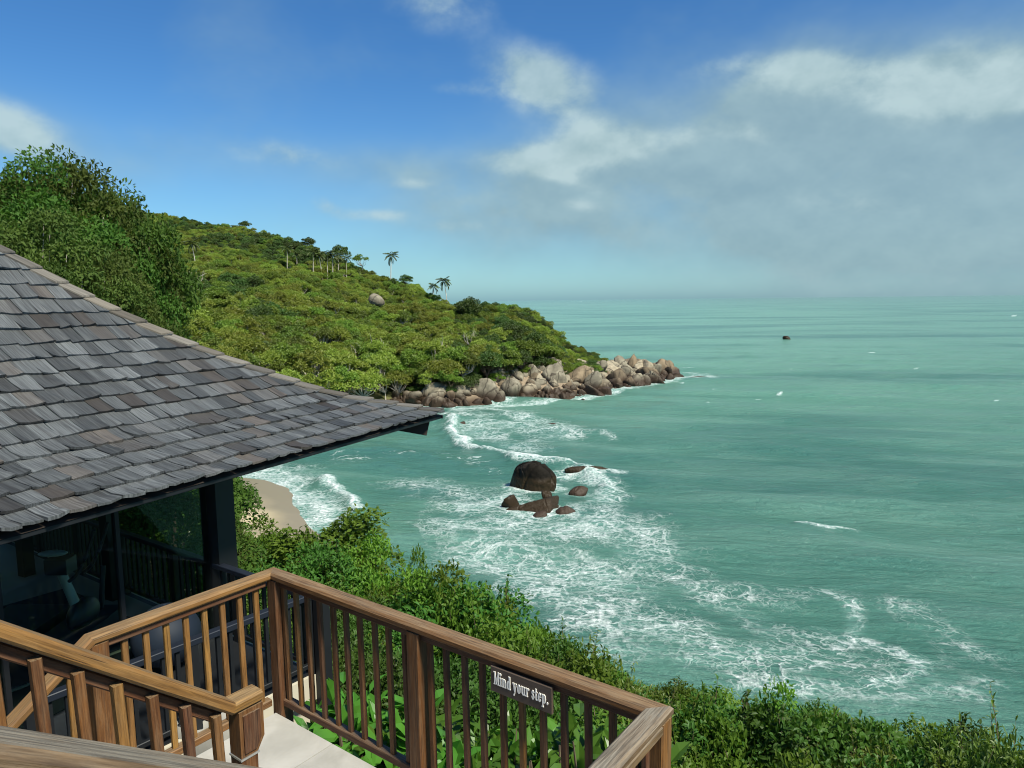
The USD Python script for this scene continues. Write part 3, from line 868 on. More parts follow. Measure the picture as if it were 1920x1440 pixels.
boulder("rock", 1085, 925, 38, 12, "reddish brown rock awash right of the big domed boulder", M_ROCKBR, 107, angular=0.3, depth=0.6, foam=0.6)
boulder("rock", 1106, 886, 96, 12, "long thin reef rock barely above water behind the big domed boulder", M_ROCKDK, 108, z=SEA + 0.35, angular=0.3, depth=0.2, foam=0.5)
boulder("rock", 867, 797, 13, 7, "tiny brown rock in the foam beside the tip of the roof", M_ROCKBR, 109, z=SEA + 0.3, foam=0.5)
boulder("rock", 1034, 799, 25, 6, "low tan rock in the foam of the breaking wave", M_ROCKBR, 110, z=SEA + 0.3, foam=0.5, depth=0.5)
boulder("rock", 1096, 752, 13, 4, "tiny dark rock in the water before the headland boulders", M_ROCKDK, 111, foam=0.5)
boulder("rock", 1477, 636, 16, 6, "lone dark rock far out on the open sea", M_ROCKDK, 112, foam=0.9)

HB = "granite boulders along the headland shore"
BIG = [  # px, foot row, width, height, distance, tilt, angular, material, label
    (910, 755, 62, 46, 141, 0, 0.1, M_ROCK, "broad smooth tan dome boulder at the water's edge of the headland"),
    (823, 757, 75, 40, 140, 6, 0.3, M_ROCK, "wide cracked tan boulder left of the smooth dome at the shore"),
    (868, 755, 34, 36, 140.5, 0, 0.2, M_ROCK, "upright tan boulder wedged between two wider ones at the shore"),
    (978, 722, 30, 48, 157, 0, 0.1, M_ROCK, "tall rounded boulder standing highest on the shore beneath the trees"),
    (958, 706, 15, 24, 157, 0, 0.1, M_ROCK, "small egg shaped boulder against the left of the tallest one"),
    (1002, 722, 24, 34, 156, 8, 0.6, M_ROCK, "split upright boulder against the right of the tallest one"),
    (943, 734, 30, 36, 151, -14, 0.2, M_ROCK, "smooth grey boulder leaning above the broad dome"),
    (928, 728, 50, 24, 149, 24, 0.3, M_ROCK, "long slanting slab just above the broad dome"),
    (970, 738, 42, 26, 149, 0, 0.4, M_ROCKBR, "orange stained boulder below the tallest one"),
    (1000, 745, 36, 34, 148, 14, 0.4, M_ROCK, "grey brown boulder at the foot of the split upright one"),
    (953, 752, 38, 22, 144, 0, 0.3, M_ROCK, "low rounded boulder right of the broad dome"),
    (818, 767, 30, 24, 133.5, 0, 0.2, M_ROCK, "round brown boulder at the water in front of the cracked one"),
    (842, 768, 26, 15, 133, 0, 0.3, M_ROCKBR, "low dark footed boulder beside the tip of the roof"),
    (739, 760, 20, 16, 139, 0, 0.2, M_ROCK, "small round boulder at the sandy end of the shore"),
    (772, 757, 42, 24, 139.5, 8, 0.4, M_ROCK, "low tan boulder between the sand and the cracked one"),
    (1038, 753, 27, 15, 144, 0, 0.4, M_ROCKDK, "black wet boulder in the foam off the shore"),
    (985, 757, 40, 18, 143, -8, 0.6, M_ROCKBR, "brown wet rock sloping into the foam"),
    (1233, 720, 20, 10, 171, 0, 0.3, M_ROCKDK, "small black boulder in the foam near the headland's tip"),
    (1271, 711, 28, 11, 177, 0, 0.3, M_ROCKDK, "dark boulder last of all at the headland's tip"),
    (1252, 702, 18, 14, 181, 0, 0.6, M_ROCKDK, "jagged dark rock behind the last boulder of the tip"),
    (1247, 710, 40, 38, 183, 4, 0.7, M_ROCKBR, "large brown block forming the end of the headland"),
    (1212, 718, 44, 44, 178, 0, 0.9, M_ROCK, "big jointed block next to the headland's end"),
    (1183, 706, 26, 44, 180, 6, 0.9, M_ROCKBR, "reddish upright columns of rock on the headland's crest"),
    (1165, 700, 30, 34, 178, 0, 0.7, M_ROCK, "rounded brown block on the crest left of the reddish columns"),
    (1190, 735, 52, 30, 168, 18, 0.8, M_ROCKBR, "slanting brown block above the breaking foam"),
    (1150, 742, 44, 26, 158, 0, 0.7, M_ROCKBR, "dark brown block at the water below the slanting one"),
    (1095, 743, 44, 30, 154, 0, 0.6, M_ROCKBR, "ribbed brown boulder at the water midway along the rocks"),
    (1062, 746, 36, 24, 152, 0, 0.6, M_ROCK, "brown boulder left of the ribbed one at the water"),
]
for i, (px, py, w, h, Y, tl, ang, mt, lab) in enumerate(BIG):
    boulder("boulder", px, py, w, h, lab, mt, 300 + i, Y=Y, tilt=tl, angular=ang, depth=0.85, foam=0.85 if py > 740 or px > 1225 else 0.0, sink=0.25)
rng = np.random.default_rng(77)
count = 0
spots = []
for i in range(6000):
    px = rng.uniform(1005, 1268) if rng.random() < 0.80 else rng.uniform(725, 1010)
    ax_ = ray(px, 700)[0] / ray(px, 700)[1]
    d0 = np.interp(ax_, hk_a, hk[:, 1])
    dep = np.interp(px, [725, 860, 940, 1000, 1060, 1120, 1180, 1268], [2, 7, 12, 15, 20, 28, 26, 11])
    Y = d0 + rng.uniform(-0.6, 1.0 * dep)
    X = ax_ * Y
    front = Y < d0 + 4
    w = rng.uniform(3.4, 6.4) if rng.random() < (0.5 if px > 1060 else 0.3) else rng.uniform(1.1, 2.6)
    if any((X - q[0]) ** 2 + (Y - q[1]) ** 2 < (0.27 * (w + q[2])) ** 2 for q in spots):
        continue
    spots.append((X, Y, w))
    zg = max(z_head((X, Y))[0], SEA - 0.3)
    h = min(w * rng.uniform(0.55, 1.05), 4.2)
    ang = 1.0 if px > 1010 and rng.random() < 0.85 else 0.2
    v, f = rock_mesh(1000 + i, (w / 2, w / 2 * rng.uniform(0.65, 1.0), h / 2 * 1.3), ang, 2 if w < 2.4 else 3, 2)
    v = rotz(v @ trimesh.transformations.rotation_matrix(rng.uniform(-0.45, 0.45), [0, 1, 0])[:3, :3].T, rng.uniform(0, 360))
    mt_ = M_ROCK if rng.random() < (0.5 if px > 1100 else 0.75) else M_ROCKBR
    zone = "near the headland's tip" if px > 1170 else "on the middle stretch of the headland shore" if px > 1010 else "around the smooth dome boulders under the trees" if px > 880 else "at the sandy end of the headland shore"
    lab_ = f"{'large' if w > 3.4 else 'small'} {'grey tan' if mt_ is M_ROCK else 'brown'} granite boulder {zone}"
    x = thing("boulder", lab_, "boulder", (X, Y, zg - h * 0.02), HB + ", " + lab_)
    obj("stone", (v, f), mt_, x, smooth=38)
    if front:
        rock_feet.append((X, Y, w * 0.5, 0.8))
    count += 1
    if count >= 285:
        break
print("rocks", count)
hb = at_y(705, 566, 205)
boulder("boulder", 705, 568, 30, 18, "grey boulder showing among the trees high on the hillside", M_ROCK, 555, Y=204, angular=0.1)
make_sea(rock_feet)


# ------------------------------------------------------------------ foliage kinds
def leaves(pos, d, nrm, L, W, fine=False, curl=0.15):
    """leaf blades: pos base, d along, nrm face normal (n x 3), L, W arrays"""
    d = d / (np.linalg.norm(d, axis=1, keepdims=True) + 1e-9)
    s = np.cross(d, nrm); s /= np.linalg.norm(s, axis=1, keepdims=True) + 1e-9
    n = np.cross(s, d)
    L, W = L[:, None], W[:, None]
    if not fine:
        v = np.stack([pos, pos + d * L * 0.5 + s * W * 0.5 + n * W * curl, pos + d * L - n * L * 0.08, pos + d * L * 0.5 - s * W * 0.5 + n * W * curl], 1)
        f = np.array([[0, 1, 2], [0, 2, 3]])
    else:
        v = np.stack([pos, pos + d * L * 0.3 + s * W * 0.42 + n * W * curl, pos + d * L * 0.65 + s * W * 0.44 + n * W * curl - n * L * 0.03, pos + d * L - n * L * 0.14,
                      pos + d * L * 0.65 - s * W * 0.44 + n * W * curl - n * L * 0.03, pos + d * L * 0.3 - s * W * 0.42 + n * W * curl, pos + d * L * 0.5 - n * L * 0.02], 1)
        f = np.array([[0, 1, 6], [1, 2, 6], [2, 3, 6], [3, 4, 6], [4, 5, 6], [5, 0, 6]])
    k = v.shape[1]
    F = (np.arange(len(pos))[:, None, None] * k + f[None]).reshape(-1, 3)
    return v.reshape(-1, 3), F


def unit(rng, n):
    v = rng.normal(size=(n, 3))
    return v / np.linalg.norm(v, axis=1, keepdims=True)


def crown(rng, centres, radii, per, L, W, fine=False, flat=0.75, upbias=0.5, droop=0.0, shell=0.55):
    P, Dd, N = [], [], []
    for c, r in zip(centres, radii):
        n = max(6, int(per * (r / np.mean(radii)) ** 2))
        o = unit(rng, n)
        o[:, 2] = np.where(o[:, 2] < -0.35, -o[:, 2] * 0.6, o[:, 2])
        rad = r * (shell + (1 - shell) * rng.random(n) ** 0.6)
        P.append(np.asarray(c) + o * rad[:, None] * [1, 1, flat])
        Dd.append(o * 0.7 + unit(rng, n) * 0.75 + [0, 0, -droop])
        N.append(o * 0.9 + unit(rng, n) * 0.40 + [0, 0, upbias])
    P, Dd, N = np.vstack(P), np.vstack(Dd), np.vstack(N)
    n = len(P)
    return leaves(P, Dd, N, L * rng.uniform(0.65, 1.3, n), W * rng.uniform(0.7, 1.25, n), fine)


def dome_points(rng, n, rx, rz, z0, low=-0.2):
    o = unit(rng, n * 3)
    o = o[o[:, 2] > low][:n]
    k = rng.uniform(0.55, 0.95, len(o))[:, None]
    return o * k * [rx, rx, rz] + [0, 0, z0]


def limbs(rng, centres, base_r, fork=0.35, sides=5, lean=0.0):
    parts = []
    zt = np.mean([c[2] for c in centres])
    fk = np.array([rng.normal() * lean, rng.normal() * lean, zt * fork])
    parts.append(tube([(0, 0, -0.6), fk * [0.6, 0.6, 0.5], fk], [base_r * 1.25, base_r, base_r * 0.85], 7))
    for c in centres:
        c = np.asarray(c)
        m = fk * 0.5 + c * 0.5 + rng.normal(size=3) * 0.08 * np.linalg.norm(c - fk) + [0, 0, -0.08 * np.linalg.norm(c - fk)]
        parts.append(tube([fk, m, c], [base_r * 0.55, base_r * 0.34, base_r * 0.1], sides))
    return join(parts)


def tree_kind(name, seed, H, rx, rz, n, per, L, W, mat, bark=None, fine=False, fork=0.3, low=-0.2, droop=0.0, rad=(0.28, 0.42), base=0.14, flat=0.75):
    rng = np.random.default_rng(seed)
    root = kind_root(name)
    cs = dome_points(rng, n, rx, rz, H - rz, low)
    rs = rng.uniform(*rad, len(cs)) * rx
    obj("trunk", limbs(rng, cs[:: max(1, len(cs) // 12)], base, fork), bark or M_BARK, root)
    obj("crown", crown(rng, cs, rs, per, L, W, fine, flat=flat, droop=droop), mat, root)
    return root


HILL_KINDS = [
    tree_kind("round_tree", 1, 5.8, 3.1, 2.4, 19, 150, 0.40, 0.24, L_HILL, rad=(0.26, 0.40)),
    tree_kind("broad_tree", 2, 5.2, 3.7, 1.8, 22, 150, 0.40, 0.24, L_YELLOW, bark=M_PALE, fork=0.3, rad=(0.22, 0.36)),
    tree_kind("dense_tree", 3, 6.4, 2.9, 2.8, 20, 160, 0.38, 0.23, L_HILLDK, rad=(0.28, 0.42)),
    tree_kind("small_tree", 4, 4.0, 2.4, 1.8, 14, 140, 0.36, 0.21, L_HILL, rad=(0.28, 0.44)),
    tree_kind("loose_tree", 5, 6.4, 3.2, 2.1, 15, 120, 0.42, 0.22, L_YELLOW, bark=M_PALE, rad=(0.20, 0.32), fork=0.35),
    tree_kind("bushy_tree", 6, 3.2, 2.6, 1.7, 15, 140, 0.36, 0.21, L_HILLDK, rad=(0.28, 0.42)),
    tree_kind("open_tree", 7, 5.4, 3.0, 1.4, 13, 100, 0.42, 0.20, L_OLIVE, bark=M_PALE, rad=(0.18, 0.30), fork=0.4),
]
HILL_NAMES = ["round green tree", "broad yellow green tree", "dense dark green tree", "small green tree", "loose yellow green tree", "low dark bushy tree", "open olive coloured tree"]


def palm_kind(name, seed, H, bend, dry=0):
    rng = np.random.default_rng(seed)
    root = kind_root(name)
    t = np.linspace(0, 1, 9)
    pts = np.column_stack([bend * t ** 2, 0.2 * bend * np.sin(t * 3), H * t])
    obj("trunk", tube(pts, np.linspace(0.17, 0.10, 9), 7), M_PALE, root)
    top = pts[-1]
    for k in range(17):
        az = k * 2.399 + rng.uniform(-0.2, 0.2)
        el = rng.uniform(-0.5, 1.15) if k > 4 else rng.uniform(0.8, 1.3)
        Lf = rng.uniform(2.6, 3.4)
        hd = np.array([math.cos(az), math.sin(az), 0])
        s = np.linspace(0, 1, 12)
        ang = el - s * rng.uniform(1.1, 1.7)
        dx = np.cumsum(np.cos(ang)) / 12 * Lf; dz = np.cumsum(np.sin(ang)) / 12 * Lf
        rib = top + dx[:, None] * hd + dz[:, None] * [0, 0, 1.0]
        side = np.array([-hd[1], hd[0], 0])
        P, Dd, N = [], [], []
        for i in range(1, 12):
            for sg in (-1, 1):
                for sub in (0, 0.5):
                    p = rib[i] * (1 - sub) + rib[i - 1] * sub
                    dd = side * sg + (rib[i] - rib[i - 1]) * 3.0 + [0, 0, -0.45 - 0.3 * rng.random()]
                    P.append(p); Dd.append(dd); N.append([0, 0, 1.0] + 0.3 * side * sg)
        n = len(P)
        ll = np.repeat(0.95 * np.sin(np.linspace(0.5, 3.0, 11)), 4)
        blades = leaves(np.array(P), np.array(Dd), np.array(N), ll * rng.uniform(0.85, 1.1, n), np.full(n, 0.17), False, 0.05)
        obj("frond", join([tube(rib, np.linspace(0.03, 0.008, 12), 3), blades]), L_PALM, root)
    return root


PALMS = [palm_kind("tall_palm", 11, 9.5, 0.5), palm_kind("bent_palm", 12, 8.5, -1.0), palm_kind("short_palm", 13, 7.0, 0.3)]


def sprig_kind(name, seed, R, Hh, nspr, per, L, W, mat, fine=True, up=0.7, droop=0.1, bark=None):
    """A shrub: sprigs that fan out of the ground, leaves along each of them, so that the outline is ragged."""
    rng = np.random.default_rng(seed)
    root = kind_root(name)
    P, Dd, N, stems = [], [], [], []
    for k in range(nspr):
        az = rng.uniform(0, 2 * math.pi)
        rr = R * math.sqrt(rng.random()) * 0.95
        hh = Hh * (1 - 0.55 * (rr / R) ** 2) * rng.uniform(0.72, 1.1)
        tip = np.array([rr * math.cos(az), rr * math.sin(az), hh])
        b = tip * [0.35, 0.35, 0.0]
        midp = tip * [0.75, 0.75, 0.6] + rng.normal(size=3) * 0.06 * R
        q = np.linspace(0, 1, 6)[:, None]
        path = (1 - q) ** 2 * b + 2 * q * (1 - q) * midp + q ** 2 * tip
        if k % 3 == 0:
            stems.append(tube(path, np.linspace(0.016, 0.004, 6) * (1 + R * 0.3), 4))
        n = per
        t = rng.uniform(0.35, 1.0, n) ** 0.8
        c = (1 - t)[:, None] ** 2 * b + 2 * (t * (1 - t))[:, None] * midp + t[:, None] ** 2 * tip
        o = unit(rng, n)
        out = np.array([math.cos(az), math.sin(az), 0]) * 0.4
        P.append(c + o * 0.10 * R * rng.random((n, 1)))
        Dd.append(o + out + [0, 0, 0.35 - droop])
        N.append(o * 0.45 + unit(rng, n) * 0.35 + [0, 0, up] + out)
    P, Dd, N = np.vstack(P), np.vstack(Dd), np.vstack(N)
    n = len(P)
    tag(obj("stem", join(stems), bark or M_BARK, root), kind="stuff")
    obj("foliage", leaves(P, Dd, N, L * rng.uniform(0.6, 1.3, n), W * rng.uniform(0.7, 1.2, n), fine), mat, root)
    return root


def bush_kind(name, seed, R, Hh, ncl, per, L, W, mat, nsp, sp_len=0.30, rad=(0.20, 0.34), bark=None):
    """A shrub of leafy clumps with a few loose sprigs that break the outline."""
    rng = np.random.default_rng(seed)
    root = kind_root(name)
    o = unit(rng, ncl * 3)
    o = o[o[:, 2] > -0.05][:ncl]
    k = rng.uniform(0.45, 0.92, len(o))[:, None]
    cs = o * k * [R, R, Hh * 0.78] + [0, 0, 0.12 * Hh]
    rs_ = rng.uniform(*rad, len(cs)) * R
    parts = [crown(rng, cs, rs_, per, L, W, True, flat=0.8, upbias=0.7, shell=0.35)]
    stems = [tube([(0, 0, -0.1), c * [0.5, 0.5, 0.45], c], [0.022, 0.016, 0.006], 4) for c in cs[::3]]
    P, Dd, N = [], [], []
    for j in rng.integers(0, len(cs), nsp):
        b = cs[j] + [0, 0, rs_[j] * 0.5]
        d = o[j] * 0.5 + rng.normal(size=3) * 0.25 + [0, 0, 0.8]
        tip = b + d / np.linalg.norm(d) * sp_len * rng.uniform(0.5, 1.2)
        stems.append(tube([b, (b + tip) / 2, tip], [0.007, 0.005, 0.002], 3))
        n = 14
        t = np.linspace(0.1, 1.0, n)[:, None]
        q = unit(rng, n)
        P.append(b + (tip - b) * t); Dd.append(q + [0, 0, 0.5]); N.append(q * 0.3 + [0, 0, 0.8])
    if P:
        P, Dd, N = np.vstack(P), np.vstack(Dd), np.vstack(N)
        parts.append(leaves(P, Dd, N, L * rng.uniform(0.7, 1.2, len(P)), W * rng.uniform(0.7, 1.2, len(P)), True))
    tag(obj("stem", join(stems), bark or M_BARK, root), kind="stuff")
    obj("foliage", join(parts), mat, root)
    return root


SHRUBS = [
    bush_kind("leafy_shrub", 21, 1.4, 1.9, 36, 230, 0.088, 0.050, L_NEAR, 16),
    bush_kind("dark_shrub", 22, 1.4, 1.9, 36, 230, 0.082, 0.046, L_NEARDK, 18),
    bush_kind("bright_shrub", 23, 1.2, 1.6, 32, 210, 0.092, 0.054, L_NEAR, 12),
    bush_kind("olive_shrub", 24, 1.3, 1.7, 34, 220, 0.080, 0.036, L_OLIVE, 26, 0.45),
    bush_kind("upright_shrub", 25, 0.95, 2.4, 36, 170, 0.090, 0.050, L_NEAR, 20, 0.4, rad=(0.24, 0.42)),
]
SHRUB_NAMES = ["leafy green shrub", "dark green shrub", "bright green shrub", "olive green shrub", "tall upright green shrub"]
BROAD = [sprig_kind("broad_leaf_plant", 26, 0.8, 1.1, 70, 10, 0.155, 0.085, L_BROAD, droop=0.35), sprig_kind("large_leaf_plant", 27, 0.7, 0.9, 60, 9, 0.19, 0.10, L_BROAD, droop=0.4)]
CANOPY = [
    tree_kind("canopy_tree", 31, 8.5, 3.6, 3.5, 70, 420, 0.16, 0.090, L_CANOPY, fine=False, droop=0.25, rad=(0.20, 0.33), base=0.17, low=-0.6),
    tree_kind("shade_tree", 32, 8.0, 3.4, 3.5, 56, 400, 0.16, 0.075, L_CANOPY2, fine=False, droop=0.35, rad=(0.18, 0.30), base=0.16, bark=M_PALE, low=-0.6),
    tree_kind("leafy_tree", 33, 7.0, 3.0, 2.9, 56, 420, 0.15, 0.090, L_CANOPY, fine=False, droop=0.2, rad=(0.20, 0.33), base=0.15, low=-0.6),
]

# ------------------------------------------------------------------ the wooded headland
PALM_AT = [  # px, crown row, foot row, distance, kind, label
    (735, 478, 520, 252, 0, "tallest palm alone against the sky on the ridge"),
    (833, 525, 556, 226, 1, "palm standing clear at the lower end of the ridge"),
    (813, 535, 556, 228, 2, "small palm left of the one at the lower end of the ridge"),
    (652, 482, 526, 262, 0, "dark headed palm at the right of the row on the hillside"),
    (590, 470, 526, 258, 0, "slim palm at the left of the close row on the hillside"),
    (600, 478, 527, 257, 1, "slim palm second in the close row on the hillside"),
    (617, 474, 529, 256, 0, "slim palm third in the close row on the hillside"),
    (626, 480, 530, 256, 2, "slim palm fourth in the close row on the hillside"),
    (637, 478, 528, 258, 0, "slim palm fifth in the close row on the hillside"),
    (541, 464, 514, 258, 0, "slim palm standing apart left of the close row"),
    (558, 475, 503, 268, 2, "thin pale palm half hidden left of the close row"),
    (363, 455, 512, 235, 1, "thick yellowish palm high on the left of the hillside"),
    (404, 606, 650, 138, 2, "drooping palm just above the edge of the shingle roof"),
    (490, 642, 694, 132, 0, "thin palm rising behind the middle of the roof hip"),
    (314, 438, 498, 220, 0, "slim palm beside the large tree mass on the left"),
]


def ground_at(px, py, lo=100.0, hi=420.0):
    """the point of the headland that shows at a pixel of the photograph"""
    Ys = np.linspace(lo, hi, 1400)
    d = ray(px, py)
    P3 = np.array([0, 0, EYE]) + d * (Ys / d[1])[:, None]
    below = P3[:, 2] - z_head(P3[:, :2])
    k = np.nonzero(below < 0)[0]
    if len(k):
        return P3[k[0]]
    k = np.argmin(below)
    return np.array([P3[k, 0], P3[k, 1], z_head(P3[k, :2])[0]])


PALM_FOOT = [ground_at(px, y1) for px, y0, y1, Y, k, lab in PALM_AT]
BARE_AT = [(668, 688, 34, "bare pale forked tree low on the hillside above the sand"), (705, 690, 40, "spreading pale limbed tree above the cracked shore boulder"), (600, 660, 30, "pale twisted tree in the middle of the hillside"), (832, 684, 34, "pair of white stems beside the dark shrubs above the shore"),
           (372, 552, 34, "bare grey tree high on the left of the hillside"), (880, 662, 30, "thin white dead stem above the shoreline shrubs"), (655, 640, 24, "small pale stem in a dark gap of the hillside"), (520, 690, 26, "pale stem near the edge of the roof on the hillside"), (735, 640, 26, "white stem below the hillside boulder")]
BARE_FOOT = [ground_at(px, y1) for px, y1, h, lab in BARE_AT]
rng = np.random.default_rng(9)
cand = []
for i in range(34000):
    px = rng.uniform(150, 1140)
    a = ray(px, 600)[0] / ray(px, 600)[1]
    r0, r1 = np.interp(a, hk_a, hk[:, 1]), np.interp(a, hk_a, hk[:, 2])
    Y = math.sqrt(rng.uniform((r0 + 1) ** 2, (r1 + 14) ** 2))
    cand.append((a * Y, Y, a, (Y - r0), (Y - r0) / (r1 - r0), px))
cand = np.array(cand)
from scipy.spatial import cKDTree
keep, pts = [], []
cell = {}
for i, (X, Y, a, din, t, px) in enumerate(cand):
    rockw = np.interp(px, [700, 860, 940, 1000, 1060, 1120], [0.5, 5.0, 9.5, 12.0, 15.0, 20.0])
    blocked = False
    for q in PALM_FOOT + BARE_FOOT:
        back = q[1] - Y
        if -1.5 < back < 14 and abs(X - q[0] * Y / q[1]) < 2.8:
            blocked = rng.random() < 0.95
    if blocked:
        continue
    if din < rockw or (px > 1095 and rng.random() < 0.3):
        continue
    sp = (3.0 - 0.9 * smooth(t, 0.35, 0.7)) * (0.75 if rng.random() < 0.3 else 1.0)
    key = (int(X // 4), int(Y // 4))
    if all((X - q[0]) ** 2 + (Y - q[1]) ** 2 > sp * sp for dx in (-1, 0, 1) for dy in (-1, 0, 1) for q in cell.get((key[0] + dx, key[1] + dy), ())):
        cell.setdefault(key, []).append((X, Y)); keep.append((X, Y, t, px, din))
keep = np.array(keep)
zz_ = z_head(keep[:, :2])
vis = []
for (X, Y, t, px, din), z in zip(keep, zz_):
    vis.append((px > 300 or Y > 250) and t < 1.05)
order = np.argsort(np.where(vis, keep[:, 1], 1e6))
GHILL = "trees covering the headland hillside"
place_stuff = []
for rank, i in enumerate(order):
    X, Y, t, px, din = keep[i]
    hgt = np.interp(t, [0, 0.35, 0.7, 1.1], [1.0, 0.95, 0.62, 0.58]) * rng.uniform(0.72, 1.22)
    if px > 1030:
        hgt *= np.interp(px, [1030, 1130], [0.8, 0.42])
    w = hgt * rng.uniform(0.85, 1.15)
    bright = meshkit.noise(np.array([[X * 0.035, Y * 0.035, 3.0]]), 6)[0]
    dark = (px > 850 and rng.random() < 0.55) or bright < 0.32
    k = rng.choice([2, 5, 2, 3, 0]) if dark else rng.choice([0, 1, 3, 0, 4, 1, 6])
    if rank < 300:
        copy_of(HILL_KINDS[k], HILL_NAMES[k].replace(" ", "_").replace("coloured_", ""), (X, Y, zz_[i] - 0.3), rng.uniform(0, 360), (w, w, hgt), f"{HILL_NAMES[k]} among the many on the headland hillside", "tree", GHILL + ", " + HILL_NAMES[k])
    else:
        place_stuff.append((X, Y, zz_[i] - 0.3, rng.uniform(0, 360), w, hgt, k))


def instancer(name, kinds_list, items, label, cat):
    pi = UsdGeom.PointInstancer.Define(stage, numbered("/World", name))
    paths = []
    for j, kd in enumerate(kinds_list):
        p = UsdGeom.Xform.Define(stage, f"{pi.GetPath()}/{kd.GetName()}")
        p.GetPrim().GetReferences().AddInternalReference(kd.GetPath())
        paths.append(p.GetPath())
    pi.CreatePrototypesRel().SetTargets(paths)
    it = np.array(items, float)
    pi.CreatePositionsAttr(Vt.Vec3fArray.FromNumpy(it[:, :3].astype(np.float32)))
    h = np.radians(it[:, 3]) / 2
    pi.CreateOrientationsAttr([Gf.Quath(float(math.cos(a)), 0, 0, float(math.sin(a))) for a in h])
    pi.CreateScalesAttr(Vt.Vec3fArray.FromNumpy(np.column_stack([it[:, 4], it[:, 4], it[:, 5]]).astype(np.float32)))
    pi.CreateProtoIndicesAttr(Vt.IntArray.FromNumpy(it[:, 6].astype(np.int32)))
    return tag(pi, label, cat, kind="stuff")


if place_stuff:
    instancer("forest", HILL_KINDS, place_stuff, "dense green forest covering the upper headland hillside", "forest")
# undergrowth between the crowns
low = []
for (X, Y, a, din, t, px) in cand[:9000]:
    rockw = np.interp(px, [700, 860, 940, 1000, 1060, 1120], [0.0, 4.0, 8.0, 10.5, 13.0, 17.0])
    if din > rockw:
        s = rng.uniform(0.35, 0.7)
        low.append((X, Y, 0, rng.uniform(0, 360), s, s * 0.8, rng.integers(0, 2)))
low = np.array(low)
low[:, 2] = z_head(low[:, :2]) - 0.4
instancer("undergrowth", [HILL_KINDS[3], HILL_KINDS[5]], low[:1900], "low green scrub growing between the headland trees", "scrub")

for (px, y0, y1, Y_, k, lab), p in zip(PALM_AT, PALM_FOOT):
    q = at_y(px, y0, p[1])
    sc = max(0.55, (q[2] - p[2]) / [9.5, 8.5, 7.0][k])
    wd = np.clip(sc * 0.85, 0.7, 1.0)
    copy_of(PALMS[k], "palm_tree", (p[0] - [0.5, -1.0, 0.3][k] * wd, p[1], p[2] - 0.5), 0, (wd, wd, sc), lab, "palm")


def bare_kind(name, seed):
    rng = np.random.default_rng(seed)
    root = kind_root(name)
    parts, P, Dd, N = [], [], [], []
    fk = np.array([0.2, 0, 1.6])
    parts.append(tube([(0, 0, -0.6), fk * 0.5 + [0.1, 0, 0], fk], [0.16, 0.13, 0.12], 6))
    for k in range(6):
        az = k * 1.1 + rng.uniform(-0.3, 0.3)
        tip = fk + np.array([math.cos(az) * rng.uniform(1.0, 2.0), math.sin(az) * 1.2, rng.uniform(1.6, 3.2)])
        m = (fk + tip) / 2 + [math.cos(az) * 0.3, math.sin(az) * 0.3, -0.2]
        parts.append(tube([fk, m, tip], [0.10, 0.075, 0.04], 5))
        for j in range(4):
            b = m + (tip - m) * rng.uniform(0.1, 0.9)
            e2 = b + rng.normal(size=3) * 0.5 + [0, 0, 0.6]
            parts.append(tube([b, (b + e2) / 2 + rng.normal(size=3) * 0.08, e2], [0.045, 0.035, 0.02], 4))
            n = 14
            P.append(e2 + rng.normal(size=(n, 3)) * 0.30); Dd.append(unit(rng, n)); N.append(unit(rng, n) * 0.5 + [0, 0, 0.8])
    obj("trunk", join(parts), M_PALE, root)
    P, Dd, N = np.vstack(P), np.vstack(Dd), np.vstack(N)
    obj("crown", leaves(P, Dd, N, rng.uniform(0.25, 0.4, len(P)), rng.uniform(0.14, 0.22, len(P))), L_YELLOW, root)
    return root


BARE = [bare_kind("pale_tree", 51), bare_kind("forked_pale_tree", 52)]
for i, ((px, y1, hpx, lab), p) in enumerate(zip(BARE_AT, BARE_FOOT)):
    sc = hpx / FPX * p[1] / 4.4 * 1.25
    copy_of(BARE[i % 2], "pale_tree", p, 67 * i, sc, lab, "tree")
for px, y0, y1, Y, k, s, lab in ((577, 443, 470, 300, 2, 1, "dark broadleaf tree standing up on the skyline above the palms"), (680, 476, 505, 268, 6, 1, "flat topped pale tree on the skyline right of the palm row"), (640, 458, 490, 285, 2, 1, "hazy round tree on the skyline behind the palm row"),
                                 (458, 412, 425, 335, 5, 1, "rounded dark clump standing out on the upper skyline"), (762, 512, 535, 246, 2, 1, "pointed dark tree right of the lone tall palm"), (880, 556, 606, 200, 2, 1, "dark rounded tree at the shoulder of the headland")):
    p, q = at_y(px, y1, Y), at_y(px, y0, Y)
    hh = [5.6, 5, 6.0, 4, 6.2, 3.2, 5.2][k]
    sc = (q[2] - p[2]) / hh
    copy_of(HILL_KINDS[k], "skyline_tree", p - [0, 0, 0.9], rng.uniform(0, 360), (sc * 1.05, sc * 1.05, sc), lab, "tree")

